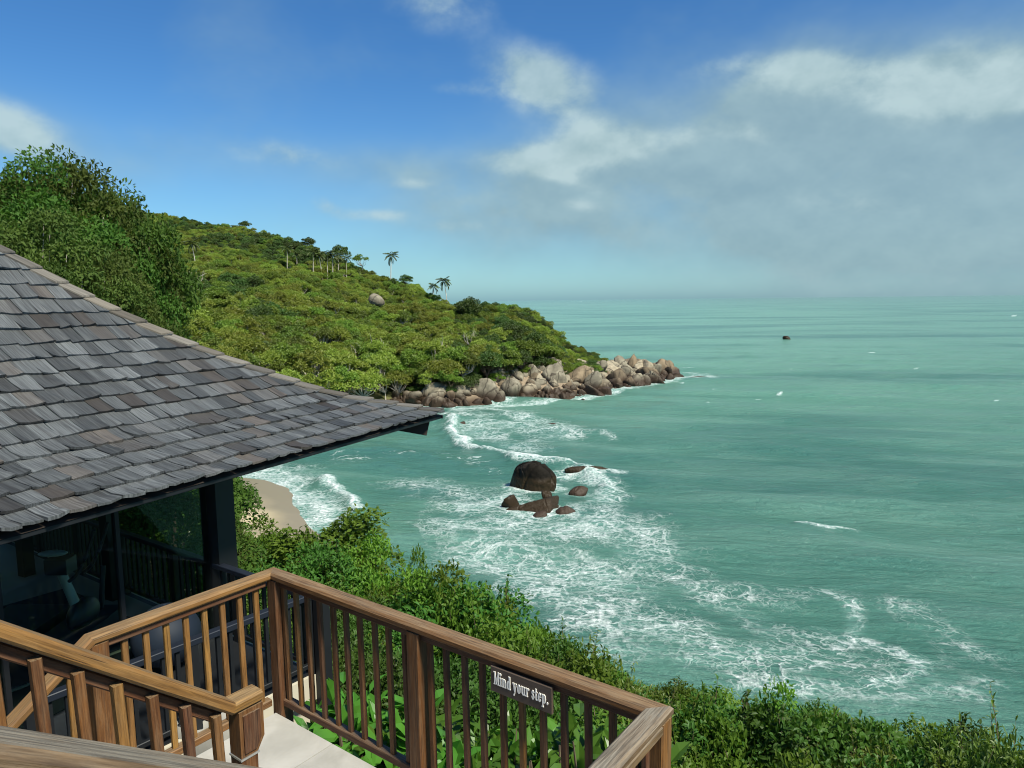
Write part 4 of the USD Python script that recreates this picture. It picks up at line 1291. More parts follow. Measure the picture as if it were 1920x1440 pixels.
# ------------------------------------------------------------------ tall trees on the left
LEFT = [(20, 300, 38, 0, 1.0, "tallest dark tree at the left edge"), (120, 315, 41, 1, 1.0, "olive tree with showing branches left of centre in the left tree mass"), (195, 365, 43, 2, 0.9, "dark tree on the shoulder of the left tree mass"),
        (195, 440, 41, 2, 0.75, "dark tree at the right edge of the left tree mass"), (70, 400, 33, 1, 0.85, "olive tree in front in the left tree mass above the roof peak"), (180, 470, 36, 1, 0.8, "pale branched tree just above the roof hip"),
        (190, 530, 37, 0, 0.62, "low dark tree behind the roof hip at the right"), (-90, 300, 40, 0, 1.05, "dark tree cut by the left edge of the view"), (70, 300, 44, 0, 1.0, "dark tree standing behind the tallest ones in the left tree mass"), (160, 335, 46, 0, 0.95, "dark tree behind the shoulder of the left tree mass"), (-20, 420, 34, 2, 0.9, "dark low tree at the left edge above the roof peak"), (185, 395, 47, 0, 0.7, "dark tree filling the right side of the left tree mass"), (90, 500, 30, 2, 0.7, "low dark tree directly behind the roof peak"), (240, 600, 46, 0, 0.45, "low leafy tree behind the middle of the roof hip")]
for px, ytop, Y, k, wd, lab in LEFT:
    q = at_y(px, ytop, Y)
    zg = z_near(q[:2])[0]
    hh = [8.5, 8.0, 7.0][k]
    hgt = max(4.0, q[2] - zg)
    s = hgt / hh
    sw = s if s < 1.25 else 1.25 + 0.3 * (s - 1.25)
    copy_of(CANOPY[k], "broadleaf_tree", (q[0], q[1], zg), rng.uniform(0, 360), (sw * wd, sw * wd, s), lab, "tree")

for px, Y, k, lab in ((-40, 17, 1, "olive tree behind the villa at the left edge seen under the eave"), (90, 19, 0, "dark tree behind the villa seen through the left panes"), (200, 18, 2, "dark leafy tree behind the villa seen through the middle pane"),
                      (290, 21, 1, "olive tree behind the villa seen through the pane beside the column"), (330, 24, 2, "leafy tree behind the villa just left of the column"), (255, 15, 0, "low dark tree behind the balcony railing seen through the glass")):
    q = at_y(px, 880, Y)
    zg = z_near(q[:2])[0] - 0.5
    hh = [8.5, 8.0, 7.0][k]
    top = min(at_y(px, np.interp(px, [0, 381, 640], [700, 760, 830]), Y)[2], zg + 6)
    sc = max(0.35, (top - zg) / hh)
    copy_of(CANOPY[k], "broadleaf_tree", (q[0], q[1], zg), rng.uniform(0, 360), (min(sc, 0.8),) * 2 + (sc,), lab, "tree")

# ------------------------------------------------------------------ shrubs on the slope in front
SIL = [  # silhouette: px, top row, distance, kind, width, label
    (470, 960, 25, 0, 1.1, "leafy shrub against the sand right of the villa column"), (522, 940, 27, 4, 1.2, "tall loose shrub standing up against the beach"), (625, 928, 24, 4, 1.9, "tallest shrub rounded against the foam by the beach"),
    (572, 985, 21, 1, 1.2, "dark shrub left of the tallest shrub"), (690, 985, 22, 0, 1.0, "shrub on the right shoulder of the tallest shrub"), (735, 1040, 20, 0, 0.9, "low shrub in the dip between two taller ones"),
    (800, 985, 17, 4, 0.45, "single thin sprig rising against the sea"), (795, 1015, 16.5, 4, 0.9, "upright shrub under the thin sprig"), (880, 1018, 16, 4, 1.0, "upright shrub topped by pale leaves against the foam"),
    (840, 1050, 15, 1, 1.3, "dark full shrub between the two upright ones"), (930, 1070, 14.5, 0, 1.0, "green shrub stepping down along the sea edge"), (985, 1118, 13.5, 0, 0.9, "round shrub above the middle of the railing"), (1025, 1140, 13, 1, 0.8, "dark shrub right of the round one above the railing"),
    (1090, 1185, 12.5, 3, 0.8, "reddish tipped thin shrub against the foam"), (1065, 1215, 11.5, 0, 0.9, "shrub above the Mind your step sign"), (1150, 1255, 11, 3, 0.7, "small thin shrub above the railing's end"),
    (1215, 1268, 11, 3, 0.8, "sparse shrub left of the dark one near the railing corner"), (1285, 1258, 10.5, 1, 0.9, "dark shrub just right of the railing corner"), (1350, 1290, 10, 2, 0.8, "bright low shrub right of the dark one"),
    (1437, 1236, 10.5, 4, 0.6, "pointed green shrub rising highest on the right"), (1500, 1268, 10.2, 1, 1.0, "dark full shrub beside the pointed one"), (1575, 1285, 9.8, 1, 1.0, "dark shrub sloping down to the right"), (1640, 1335, 9.5, 3, 0.7, "thin olive shrub in the dip on the right"),
    (1710, 1355, 9, 1, 0.8, "dark low shrub in the dip near the right edge"), (1790, 1362, 9, 3, 0.8, "olive low shrub near the right edge"), (1860, 1325, 9, 1, 0.8, "dark shrub second from the right edge"), (1925, 1300, 9, 3, 0.8, "grassy shrub at the right edge")]
KH = [1.9, 1.9, 1.6, 1.7, 2.4]
for px, yt, Y, k, wd, lab in SIL:
    q = at_y(px, yt + 4, Y)
    zg = z_near(q[:2])[0] - 0.15
    hgt = max(0.9, q[2] - zg)
    if hgt > 3.6:
        zg, hgt = q[2] - 3.6, 3.6
    s = hgt / KH[k] / 1.0
    ww = min(1.25, max(0.75, s)) * wd
    copy_of(SHRUBS[k], SHRUB_NAMES[k].replace(" ", "_"), (q[0], q[1], zg), rng.uniform(0, 360), (ww, ww, s), lab, "shrub")
sil_x = np.array([-200] + [s[0] for s in sorted(SIL)] + [2200])
sil_y = np.array([960] + [s[1] for s in sorted(SIL)] + [1300])
GS = "shrubs filling the slope below the deck"
filled = []
rng = np.random.default_rng(21)
tries = 0
while len(filled) < 190 and tries < 9000:
    tries += 1
    Y = 4.5 + 21 * rng.random() ** 1.35
    px = rng.uniform(430, 1990)
    a = ray(px, 1150)[0] / ray(px, 1150)[1]
    X = a * Y
    # keep clear of the deck and villa: outside the AB edge of the deck
    rel = np.array([X + 1.635, Y - 4.585])
    vv = rel @ np.array([-0.595, -0.803])
    uu = rel @ np.array([0.803, -0.595])
    if vv > -1.0 and uu < 4.2 or (uu < -0.6 and vv > -3.6):
        continue
    zg = z_near((X, Y))[0] - 0.2
    if zg < SEA + 2 or any((X - q[0]) ** 2 + (Y - q[1]) ** 2 < (0.62 + 0.02 * Y) ** 2 for q in filled):
        continue
    topy = np.interp(px, sil_x, sil_y) + 26
    ray_top = at_y(px, topy, Y)[2]
    k = int(rng.choice([0, 1, 2, 0, 1, 3, 4]))
    hgt = rng.uniform(1.3, 2.5)
    if zg + hgt > ray_top:
        hgt = ray_top - zg
    if hgt < 0.7:
        continue
    filled.append((X, Y))
    zone_ = "on the slope right of the railing corner" if px > 1230 else "on the slope just beyond the long railing" if px > 700 else "on the slope between the villa column and the railing"
    w = rng.uniform(0.75, 1.15)
    copy_of(SHRUBS[k], SHRUB_NAMES[k].replace(" ", "_"), (X, Y, zg), rng.uniform(0, 360), (w, w, hgt / KH[k]), f"{SHRUB_NAMES[k]} {zone_}", "shrub", GS + ", " + SHRUB_NAMES[k] + " " + zone_)
# broad leaved plants right behind the railing
AX = np.array([-1.635, 4.585, 0.0])
U = np.array([0.80338, -0.59547, 0.0]); V = np.array([-0.59547, -0.80338, 0.0])
Z = np.array([0, 0, 1.0])
for i in range(44):
    u, v = rng.uniform(0.1, 3.3), -rng.uniform(0.45, 2.1)
    p = AX + U * u + V * v
    zg = z_near(p[:2])[0]
    zt = rng.uniform(-1.3, -0.25) - 0.25 * abs(v)
    copy_of(BROAD[i % 2], "broad_leaved_plant", (p[0], p[1], zt - 0.8), rng.uniform(0, 360), rng.uniform(0.8, 1.25), "broad leaved plant growing just behind the railing balusters", "plant", "broad leaved plants behind the railing")


# ------------------------------------------------------------------ deck, stairs and railings
def D(u, v, z):
    return AX + U * u + V * v + Z * z


UL, VW = 2.787, 1.0
deck = thing("deck", "pale stone tiled landing inside the wooden railings", "landing", kind="structure")


def box_uvz(u0, u1, v0, v1, z0, z1):
    v = np.array([D(u, w, z) for z in (z0, z1) for w in (v0, v1) for u in (u0, u1)])
    m = trimesh.convex.convex_hull(v)
    return np.asarray(m.vertices), np.asarray(m.faces)


obj("slab", box_uvz(-0.02, 3.9, 0.0, VW, -0.22, -0.014), M_CONC, deck)
tl = 0.60
for i in range(7):
    for j in range(2):
        u0, v0 = -0.02 + i * tl, 0.0 + j * tl
        u1, v1 = min(u0 + tl, 3.9), min(v0 + tl, VW)
        if u1 - u0 > 0.05 and v1 - v0 > 0.05:
            obj("tile", box_uvz(u0 + 0.0035, u1 - 0.0035, v0 + 0.0035, v1 - 0.0035, -0.010, 0.0), M_TILE, deck)
SL = 0.73
stairs = thing("staircase", "tiled stair flights going up and down from the landing", "stairs", kind="structure")
for k in range(9):
    t = 0.24 * k
    obj("step", box_uvz(1.20, UL, VW + t + 0.003, VW + t + 0.24, -0.2 + 0.175 * k, 0.175 * (k + 1)), M_TILE, stairs)
    obj("step", box_uvz(0.05, 1.06, VW + t + 0.003, VW + t + 0.24, -0.45 - 0.175 * k, -0.175 * (k + 1)), M_TILE, stairs)
RH = 1.0            # top of the hand rails above the landing
HW, HT = 0.102, 0.050
seed_n = [0]


def tb(name, mat, parent, p0, p1, w, h, **k):
    seed_n[0] += 1
    return timber(name, mat, parent, p0, p1, w, h, seed=seed_n[0], **k)


def post(parent, u, v, z0, z1, w, mat, name="post"):
    return tb(name, mat, parent, D(u, v, z0), D(u, v, z1), w, w, upv=U, ch=0.008)


mA = (V - U) / np.linalg.norm(V - U)          # mitre plane normals at the corners
# --- long railing with the sign
r1 = thing("railing", "long brown wooden railing carrying the Mind your step sign", "railing", D(0, 0, 0) * 0)
vr = -0.045
tb("handrail", W_RAIL, r1, D(vr, vr, RH - HT / 2), D(UL, vr, RH - HT / 2), HW, HT, cut0=(U - V), cut1=(U + V), ch=0.014)
tb("sub_rail", W_RED, r1, D(0.06, vr, RH - HT - 0.022), D(UL - 0.06, vr, RH - HT - 0.022), 0.05, 0.04)
tb("bottom_rail", W_RED, r1, D(0.05, vr, 0.085), D(UL - 0.05, vr, 0.085), 0.06, 0.05)
post(r1, 0.0, vr, -0.25, RH - HT, 0.098, W_RED)
um = 1.315
post(r1, um, vr, -0.25, RH - HT, 0.098, W_RAIL)
post(r1, UL, vr, -0.25, RH - HT, 0.098, W_RAIL)


def baluster(parent, u, v, z0, z1, mat, w=0.034, h=0.028, lean=0.02, across=V):
    b = D(u, v, z0) + 0 * U
    t = D(u, v, z1) - U * lean * 0.5
    tb("baluster", mat, parent, b, t, h, w, upv=U if across is V else V, ch=0.004)


def span(u0, u1, n):
    return [u0 + (u1 - u0) * (k + 1) / (n + 1) for k in range(n)]


rb = random.Random(4)
for u in [0.085] + span(0.085, um - 0.10, 8) + [um - 0.10, um + 0.10] + span(um + 0.10, UL - 0.09, 9) + [UL - 0.09]:
    baluster(r1, u + rb.uniform(-0.006, 0.006), vr, 0.11, RH - HT - 0.04, rb.choice([W_RAIL, W_RAIL, W_RED, W_LIGHT]))
# --- cross railing beside the villa, then sloping down the lower stair
ur = -0.045
r2 = thing("railing", "wooden railing between landing and villa that bends down the lower stair", "railing")
vC = 1.118
lowdir = V - Z * SL
lowdir /= np.linalg.norm(lowdir)
cutC = (V + lowdir)
tb("handrail", W_LIGHT, r2, D(ur, vr, RH - HT / 2), D(ur, vC, RH - HT / 2), HW, HT, cut0=(U - V), cut1=cutC, ch=0.014)
tb("handrail", W_LIGHT, r2, D(ur, vC, RH - HT / 2), D(ur, vC, RH - HT / 2) + lowdir * 2.2, HW, HT, upv=(0, 0, 1), cut0=cutC, ch=0.012)
tb("sub_rail", W_RED, r2, D(ur, 0.03, RH - HT - 0.022), D(ur, vC - 0.08, RH - HT - 0.022), 0.05, 0.04)
tb("bottom_rail", W_RAIL, r2, D(ur, 0.03, 0.085), D(ur, vC - 0.08, 0.085), 0.06, 0.05)
post(r2, ur, vC - 0.03, -0.6, RH - HT, 0.098, W_RAIL)
for v in span(vr + 0.01, vC - 0.06, 8):
    baluster(r2, ur, v, 0.11, RH - HT - 0.04, rb.choice([W_LIGHT, W_LIGHT, W_RAIL]), across=U)
for k in range(1, 9):
    v = vC - 0.03 + 0.14 * k
    zt = RH - HT - SL * (v - vC) - 0.02
    baluster(r2, ur, v, zt - 0.86, zt, rb.choice([W_LIGHT, W_RAIL]), across=U)
tb("bottom_rail", W_RAIL, r2, D(ur, vC + 0.05, 0.085 - 0.04), D(ur, vC + 0.05, 0.045) + lowdir * 1.6, 0.06, 0.05)
# --- railing at the right end of the landing
r3 = thing("railing", "short weathered grey railing running from the right corner towards the viewer", "railing")
u3 = UL + 0.0
tb("handrail", W_GREY, r3, D(u3, vr, RH - HT / 2), D(u3, 0.80, RH - HT / 2), HW + 0.004, HT, cut0=(U + V), ch=0.014)
tb("sub_rail", W_GREY, r3, D(u3 + 0.012, vr - 0.045, RH - HT - 0.024), D(u3 + 0.012, 0.80, RH - HT - 0.024), 0.07, 0.044)
post(r3, u3 + 0.002, 0.82, -0.25, RH - HT, 0.11, W_RAIL)
for v in [0.055] + span(0.055, 0.74, 4):
    baluster(r3, u3, v, 0.11, RH - HT - 0.05, rb.choice([W_RAIL, W_RED]), across=U)
tb("bottom_rail", W_RED, r3, D(u3, 0.06, 0.085), D(u3, 0.78, 0.085), 0.06, 0.05)
# --- stair railing with the newel
uE, vE = 1.16, 0.93
r4 = thing("stair_railing", "light brown stair railing ending in a chunky newel on the landing", "railing")
SLU = 0.83
updir = V + Z * SLU
updir /= np.linalg.norm(updir)
e0 = D(uE, vE + 0.10, RH - HT / 2 - 0.01)
tb("handrail", W_LIGHT, r4, e0, e0 + updir * 2.6, HW, HT + 0.004, cut0=(V + updir), ch=0.012)
tb("rail_end", W_LIGHT, r4, D(uE, vE - 0.045, RH - HT / 2 - 0.01), e0, HW, HT + 0.004, cut1=(V + updir), ch=0.012)
tb("sub_rail", W_RED, r4, e0 + updir * 0.06 - Z * 0.080 - U * 0.026, e0 + updir * 2.5 - Z * 0.080 - U * 0.026, 0.03, 0.05)
# the drop block under the rail end, its far corner cut off
poly = [(-0.045, 0.0), (0.080, 0.0), (0.080, -0.225), (-0.008, -0.225), (-0.045, -0.165)]
zt = RH - HT - 0.017
v_, f_ = prism([(a, b) for a, b in poly], D(uE, vE, zt) - U * 0.045, V, Z, U, 0.090)
gcn = np.column_stack([(v_ - v_[0]) @ Z, (v_ - v_[0]) @ V, (v_ - v_[0]) @ U]) + 3.0
obj("newel_block", (v_, f_), W_RAIL, r4, {"gc": gcn})
v_, f_ = prism([(-0.022, -0.02), (0.064, -0.02), (0.064, -0.205), (0.004, -0.205), (-0.022, -0.160)], D(uE, vE, zt) + U * 0.043, V, Z, U, 0.012)
obj("newel_panel", (v_, f_), W_RED, r4, {"gc": np.column_stack([(v_ - v_[0]) @ Z, (v_ - v_[0]) @ V, (v_ - v_[0]) @ U]) + 9.0})
obj("metal_strip", box_uvz(uE - 0.048, uE + 0.050, vE - 0.012, vE + 0.085, zt - 0.236, zt - 0.227), M_METAL, r4)
post(r4, uE, vE + 0.037, -0.25, zt - 0.238, 0.092, W_RAIL, "newel_post")
for k in range(17):
    v = vE + 0.165 + 0.135 * k
    zr = RH - HT - 0.03 + SLU * (v - vE - 0.10) - 0.012
    b = D(uE + 0.012, v - 0.02, zr - 0.95)
    tb("baluster", rb.choice([W_RAIL, W_LIGHT, W_RAIL, W_RED]), r4, b, D(uE + 0.012, v + 0.01, zr), 0.038, 0.042, upv=U, ch=0.004)
st0 = D(uE, vE + 0.12, 0.04)
tb("stringer", W_RED, r4, st0, st0 + updir * 2.4, 0.05, 0.10)
updir = V + Z * SL
updir /= np.linalg.norm(updir)
# --- near stair railing, bottom left of the view
r5 = thing("stair_railing", "near weathered hand rail crossing the bottom left corner", "railing")
n0 = D(UL, 0.82, RH - HT / 2)
tb("handrail", W_GREY, r5, n0, n0 + updir * 2.75, 0.125, 0.07, cut0=(V + updir), ch=0.016)
tb("sub_rail", W_RED, r5, n0 + updir * 0.1 - Z * 0.11, n0 + updir * 2.7 - Z * 0.11, 0.045, 0.07)
for k in range(13):
    v = 0.98 + 0.135 * k
    zr = RH - HT + SL * (v - 0.82) - 0.06
    tb("baluster", W_RAIL, r5, D(UL, v, zr - 0.86), D(UL, v, zr), 0.05, 0.05, upv=U, ch=0.004)


# --- the sign: serif letters cut from strokes
def serif(ch):
    T, t = 0.20, 0.085
    def bar(x0, y0, x1, y1, w):
        return LineString([(x0, y0), (x1, y1)]).buffer(w / 2, cap_style="flat")
    def ser(x, y, w=0.30):
        return shapely.box(x - w / 2, y - 0.035, x + w / 2, y + 0.035)
    def ring(cx, cy, rx, ry, a0=0, a1=360, thick=T, thin=t):
        th = np.radians(np.linspace(a0, a1, 40))
        o = [(cx + rx * math.cos(q), cy + ry * math.sin(q)) for q in th]
        i = [(cx + (rx - thick) * math.cos(q), cy + (ry - thin) * math.sin(q)) for q in th]
        if a1 - a0 == 360:
            return Polygon(o, [i[::-1]])
        return Polygon(o + i[::-1])
    X = 0.66
    if ch == "M":
        return [bar(.14, 0, .14, 1, .085), bar(.16, 1, .5, .05, T), bar(.5, .05, .82, 1, .09), bar(.84, 0, .84, 1, T), ser(.14, .035, .28), ser(.84, .035, .36), ser(.1, .965, .2), ser(.88, .965, .24)], 1.0
    if ch == "i":
        return [bar(.2, 0, .2, X, T), ser(.2, .035, .36), ser(.12, X - .035, .2), Point(.19, .90).buffer(.115)], .42
    if ch == "n":
        return [bar(.18, 0, .18, X, T), ser(.18, .035, .34), ser(.10, X - .035, .2), ring(.40, .38, .26, .28, 0, 160), bar(.565, 0, .565, .42, T), ser(.565, .035, .34)], .76
    if ch == "d":
        return [ring(.32, .33, .27, .34), bar(.54, 0, .54, 1, T), ser(.46, .965, .22), ser(.62, .035, .2)], .72
    if ch == "y":
        return [bar(.12, X, .36, .02, T), bar(.60, X, .28, -.26, .09), ser(.12, X - .035, .32), ser(.58, X - .035, .26), Point(.22, -.24).buffer(.09)], .70
    if ch == "o":
        return [ring(.33, .33, .29, .345)], .68
    if ch == "u":
        return [bar(.18, .25, .18, X, T), ser(.11, X - .035, .22), ring(.36, .27, .28, .28, 180, 350), bar(.56, 0, .56, X, T), ser(.49, X - .035, .22), ser(.64, .035, .2)], .76
    if ch == "r":
        return [bar(.18, 0, .18, X, T), ser(.18, .035, .36), ser(.10, X - .035, .2), ring(.38, .40, .2, .26, 60, 160, .12, .12), Point(.46, .58).buffer(.09)], .56
    if ch == "s":
        return [LineString([(.42, .52), (.34, .61), (.2, .61), (.12, .5), (.2, .39), (.36, .29), (.43, .17), (.34, .05), (.2, .05), (.11, .16)]).buffer(.07)], .54
    if ch == "t":
        return [bar(.2, .12, .2, .86, T), bar(.04, X - .04, .42, X - .04, .08), ring(.32, .14, .2, .15, 180, 330, .12, .1)], .46
    if ch == "e":
        return [ring(.32, .33, .28, .345, 25, 330), bar(.1, .36, .58, .36, .08), ], .62
    if ch == "p":
        return [bar(.18, -.30, .18, X, T), ser(.18, -.265, .36), ser(.10, X - .035, .2), ring(.40, .33, .28, .34)], .76
    if ch == ".":
        return [Point(.14, .09).buffer(.105)], .30
    if ch == "a":
        return [ring(.27, .2, .22, .21), bar(.46, 0, .46, .45, T), ring(.3, .42, .25, .24, 0, 160, .15, .1), ser(.54, .035, .16)], .64
    if ch == "c":
        return [ring(.32, .33, .28, .345, 45, 315)], .58
    return [], .32


def lettering(text, cap, stretch=1.0):
    x, polys = 0.0, []
    for ch in text:
        p, adv = serif(ch)
        if p:
            polys.append(affinity.translate(unary_union([q.buffer(0) for q in p]), x, 0))
        x += adv + 0.02
    return affinity.scale(unary_union(polys), cap * stretch, cap, origin=(0, 0)), x * cap * stretch


def on_AB(px, py, v):
    """where the view ray through a pixel of the photograph meets the sign's plane"""
    o, d = np.array([0, 0, EYE]), ray(px, py)
    k = ((D(0, v, 0) - o) @ V) / (d @ V)
    p = o + d * k
    return (p - AX) @ U, p[2]


sv = vr + 0.045
us = [on_AB(922, 1266, sv)[0], on_AB(1036, 1308, sv)[0]]
zs = [on_AB(922, 1290, sv)[1], on_AB(922, 1243, sv)[1]]
sg = thing("sign", "small brown board with white words Mind your step on the railing", "sign")
z_top, z_bot = RH - HT - 0.012, RH - HT - 0.012 - (zs[1] - zs[0])
bv, bf, bgc = beam(D(us[0], sv, (z_top + z_bot) / 2), D(us[1], sv, (z_top + z_bot) / 2), 0.016, z_top - z_bot, ch=0.003, seed=77)
obj("board", (bv, bf), M_SIGN, sg, {"gc": bgc})
shape, wid = lettering("Mind your step.", 1.0)
bw = us[1] - us[0]
cap = (z_top - z_bot) * 0.50
shape = affinity.scale(shape, bw * 0.90 / wid, cap, origin=(0, 0))
parts = []
for gm in getattr(shape, "geoms", [shape]):
    m = trimesh.creation.extrude_polygon(gm, 0.003, engine="earcut")
    vv_ = np.asarray(m.vertices)
    w3 = D(us[0] + bw * 0.055, sv + 0.0085, z_bot + (z_top - z_bot) * 0.33) + vv_[:, :1] * U + vv_[:, 1:2] * Z + vv_[:, 2:] * V
    parts.append((w3, np.asarray(m.faces)[:, ::-1] if np.dot(np.cross(U, Z), V) < 0 else np.asarray(m.faces)))
obj("lettering", join(parts), M_WHITE, sg)

# ------------------------------------------------------------------ the villa
E_ = np.array([0.44369, 0.89618, 0.0]); N_ = np.array([-0.89618, 0.44369, 0.0])
TIP = np.array([-1.0745, 10.978, 0.0])
prof = PchipInterpolator([0, 0.54, 1.10, 1.64, 2.41, 3.11, 3.51, 3.80, 4.03, 4.6, 5.2], [1.06, 1.225, 1.40, 1.69, 2.157, 2.684, 3.03, 3.30, 3.51, 4.02, 4.58])
prof_s = np.linspace(0, 5.2, 200)
prof_z = prof(prof_s)
arc = np.concatenate([[0], np.cumsum(np.hypot(np.diff(prof_s), np.diff(prof_z)))])


def RP(t, s, lift=0.0):
    """on the near roof face: t back along the eave from the tip, s in from the eave"""
    z = np.interp(s, prof_s, prof_z)
    k = (np.interp(s + 0.05, prof_s, prof_z) - np.interp(s - 0.05, prof_s, prof_z)) / 0.1
    nrm = np.array([0, 0, 1.0]) - N_ * k
    nrm /= np.linalg.norm(nrm)
    return TIP - E_ * t + N_ * s + Z * z + nrm * lift


villa = thing("villa", "dark timber villa pavilion with grey wood shingle hip roof", "villa")
# the roof's under-sheet on both faces
tt = np.linspace(0, 1, 2)
S = np.linspace(0, 5.2, 40)
TL = 11.0
v1 = np.vstack([[RP(s, s, -0.03), RP(TL, s, -0.03)] for s in S])
f1 = []
for i in range(len(S) - 1):
    a = 2 * i
    f1 += [(a, a + 1, a + 3), (a, a + 3, a + 2)]


def RQ(t, s, lift=0.0):
    """on the sea-side face: t along its eave from the tip, s in from that eave"""
    z = np.interp(s, prof_s, prof_z)
    return TIP + N_ * t - E_ * s + Z * (z + lift)


v2 = np.vstack([[RQ(s, s, -0.03), RQ(TL, s, -0.03)] for s in S])
roof = obj("roof", join([(v1, np.array(f1)), (v2, np.array(f1)[:, ::-1])]), M_SOFFIT, villa)
rs = random.Random(12)
exposure = 0.275
rows = int(arc[-1] / exposure)
shin, rest = 0, []


def project(p):
    q = np.asarray(p) - [0, 0, EYE]
    f_ = q @ fw
    return 960 + FPX * (q @ rt) / f_, 720 - FPX * (q @ up) / f_, f_


def shingle(t0, t1, r, jit):
    """one wood shake of row r between t0 and t1"""
    a0 = r * exposure - 0.045 + jit
    a1 = a0 + exposure * 1.28
    s0, s1 = np.interp(max(a0, -0.05), arc, prof_s) if a0 > 0 else a0, np.interp(a1, arc, prof_s)
    pts, gc = [], []
    th = 0.022 + rs.uniform(-0.004, 0.009)
    sk = rs.uniform(-0.012, 0.012)
    tw = rs.uniform(-0.012, 0.012)
    curl = rs.uniform(0.0, 0.016)
    off = np.array([rs.uniform(0, 60), rs.uniform(0, 60), rs.uniform(0, 60)])
    tm = (t0 + t1) / 2
    for lay in (1, 0):
        for q, (s, l) in enumerate(((s0, 0.030), ((s0 + s1) / 2, 0.014), (s1, 0.0))):
            for c, t in enumerate((t0, tm, t1)):
                ss = s + (sk * (c - 1) if q == 0 else 0)
                lift = l + (th if lay else 0.0) + (tw * (c - 1) if q == 0 else 0) + (curl * abs(c - 1) if q == 0 else 0)
                tt_ = max(t, ss + 0.01)
                pts.append(RP(tt_, ss, lift)); gc.append(np.array([s - s0, t, lay * 0.02]) + off)
    f = []
    for i in range(2):
        for j in range(2):
            a = i * 3 + j
            f += [(a, a + 3, a + 4), (a, a + 4, a + 1)]
            b = a + 9
            f += [(b, b + 4, b + 3), (b, b + 1, b + 4)]
    for j in range(2):
        f += [(j, j + 1, j + 10), (j, j + 10, j + 9)]
    for i in range(2):
        a, b = i * 3, i * 3 + 3
        f += [(b, a, a + 9), (b, a + 9, b + 9)]
        a, b = i * 3 + 2, i * 3 + 5
        f += [(a, b, b + 9), (a, b + 9, a + 9)]
    return np.array(pts), np.array(f), np.array(gc)


for r in range(rows):
    s_r = np.interp(r * exposure, arc, prof_s)
    t = max(0.0, s_r - 0.02) + rs.uniform(0.0, 0.1)
    while t < TL:
        w = rs.choice([0.14, 0.17, 0.20, 0.23, 0.26, 0.21, 0.18, 0.24])
        w *= rs.uniform(0.9, 1.1)
        pts, f, gc = shingle(t + 0.003, t + w - 0.003, r, rs.uniform(-0.014, 0.014))
        c = project(pts.mean(0))
        if c[2] > 0.3 and c[0] > -60 and shin < 298:
            obj("shingle", (pts, f), M_SHINGLE, roof, {"gc": gc})
            shin += 1
        elif c[2] > 0.3 and c[0] > -60:
            rest.append((pts, f, gc))
        elif t < 9:
            rest.append((pts, f, gc))
        t += w
print("shingles", shin, "rest", len(rest))
if rest:
    vv_, ff_ = join([(a, b) for a, b, c in rest])
    tag(obj("shingles_beyond", (vv_, ff_), M_SHINGLE, roof, {"gc": np.vstack([c for a, b, c in rest])}), kind="stuff")
# hip caps: tan boards straddling the hip, lapped
for k in range(int(arc[-1] / exposure)):
    s0, s1 = np.interp(k * exposure - 0.02, arc, prof_s), np.interp(k * exposure + exposure * 1.25, arc, prof_s)
    w = 0.155 + rs.uniform(-0.02, 0.03)
    for side, R_ in ((0, RP), (1, RQ)):
        a, b = R_(s0 + 0.0, s0, 0.085), R_(s1, s1, 0.045)
        c_, d_ = R_(s1 + w, s1, 0.040), R_(s0 + w * 1.05, s0, 0.075)
        top = np.array([a, d_, c_, b]); bot = top - Z * 0.022
        f = np.array([(0, 1, 2), (0, 2, 3), (4, 6, 5), (4, 7, 6), (0, 4, 5), (0, 5, 1), (1, 5, 6), (1, 6, 2), (2, 6, 7), (2, 7, 3), (3, 7, 4), (3, 4, 0)])
        if side:
            f = f[:, ::-1]
        v_ = np.vstack([top, bot])
        gc = np.array([[0, 0, 0], [0, w, 0], [0.3, w, 0], [0.3, 0, 0]] * 2) + [rs.uniform(0, 50), rs.uniform(0, 50), 0]
        obj("hip_cap", (v_, f), M_CAP, roof, {"gc": gc})
# eave boards, hip rafter, soffit rafters
ez = 1.06
for d0, d1, o, nm in ((E_ * 0.0, -E_ * TL, N_ * 0.03, "fascia"), (N_ * 0.0, N_ * TL, -E_ * 0.03, "fascia")):
    timber(nm, M_DARK, villa, TIP + d0 + o + Z * (ez - 0.055), TIP + d1 + o + Z * (ez - 0.055), 0.03, 0.045, seed=5)
hd = (-E_ + N_) / math.sqrt(2)
timber("hip_rafter", M_SOFFIT, villa, TIP + hd * 0.26 + Z * 0.885, TIP + hd * 4.2 + Z * 1.86, 0.16, 0.30, seed=6)
for k in range(12):
    t = 1.6 + 0.75 * k
    timber("rafter", M_DARK, villa, TIP - E_ * t + N_ * 0.42 + Z * 1.01, TIP - E_ * t + N_ * min(t, 2.6) + Z * (0.93 + 0.30 * min(t, 2.6)), 0.06, 0.10, seed=7 + k)
# beams and columns
VF, CT = -1.2, 0.98
COL = np.array([-3.58, 8.36, 0.0])


def vbox(p, a, b, la, lb, z0, z1):
    c = np.array([p + a * (i * la / 2) + b * (j * lb / 2) + Z * zq for zq in (z0, z1) for i in (-1, 1) for j in (-1, 1)])
    m = trimesh.convex.convex_hull(c)
    return np.asarray(m.vertices), np.asarray(m.faces)


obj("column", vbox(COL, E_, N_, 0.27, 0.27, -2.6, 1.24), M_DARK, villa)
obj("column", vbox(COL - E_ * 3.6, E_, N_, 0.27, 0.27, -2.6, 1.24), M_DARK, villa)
obj("wall_beam", vbox(COL - E_ * 2.5, E_, N_, 4.8, 0.16, 1.08, 1.26), M_DARK, villa)
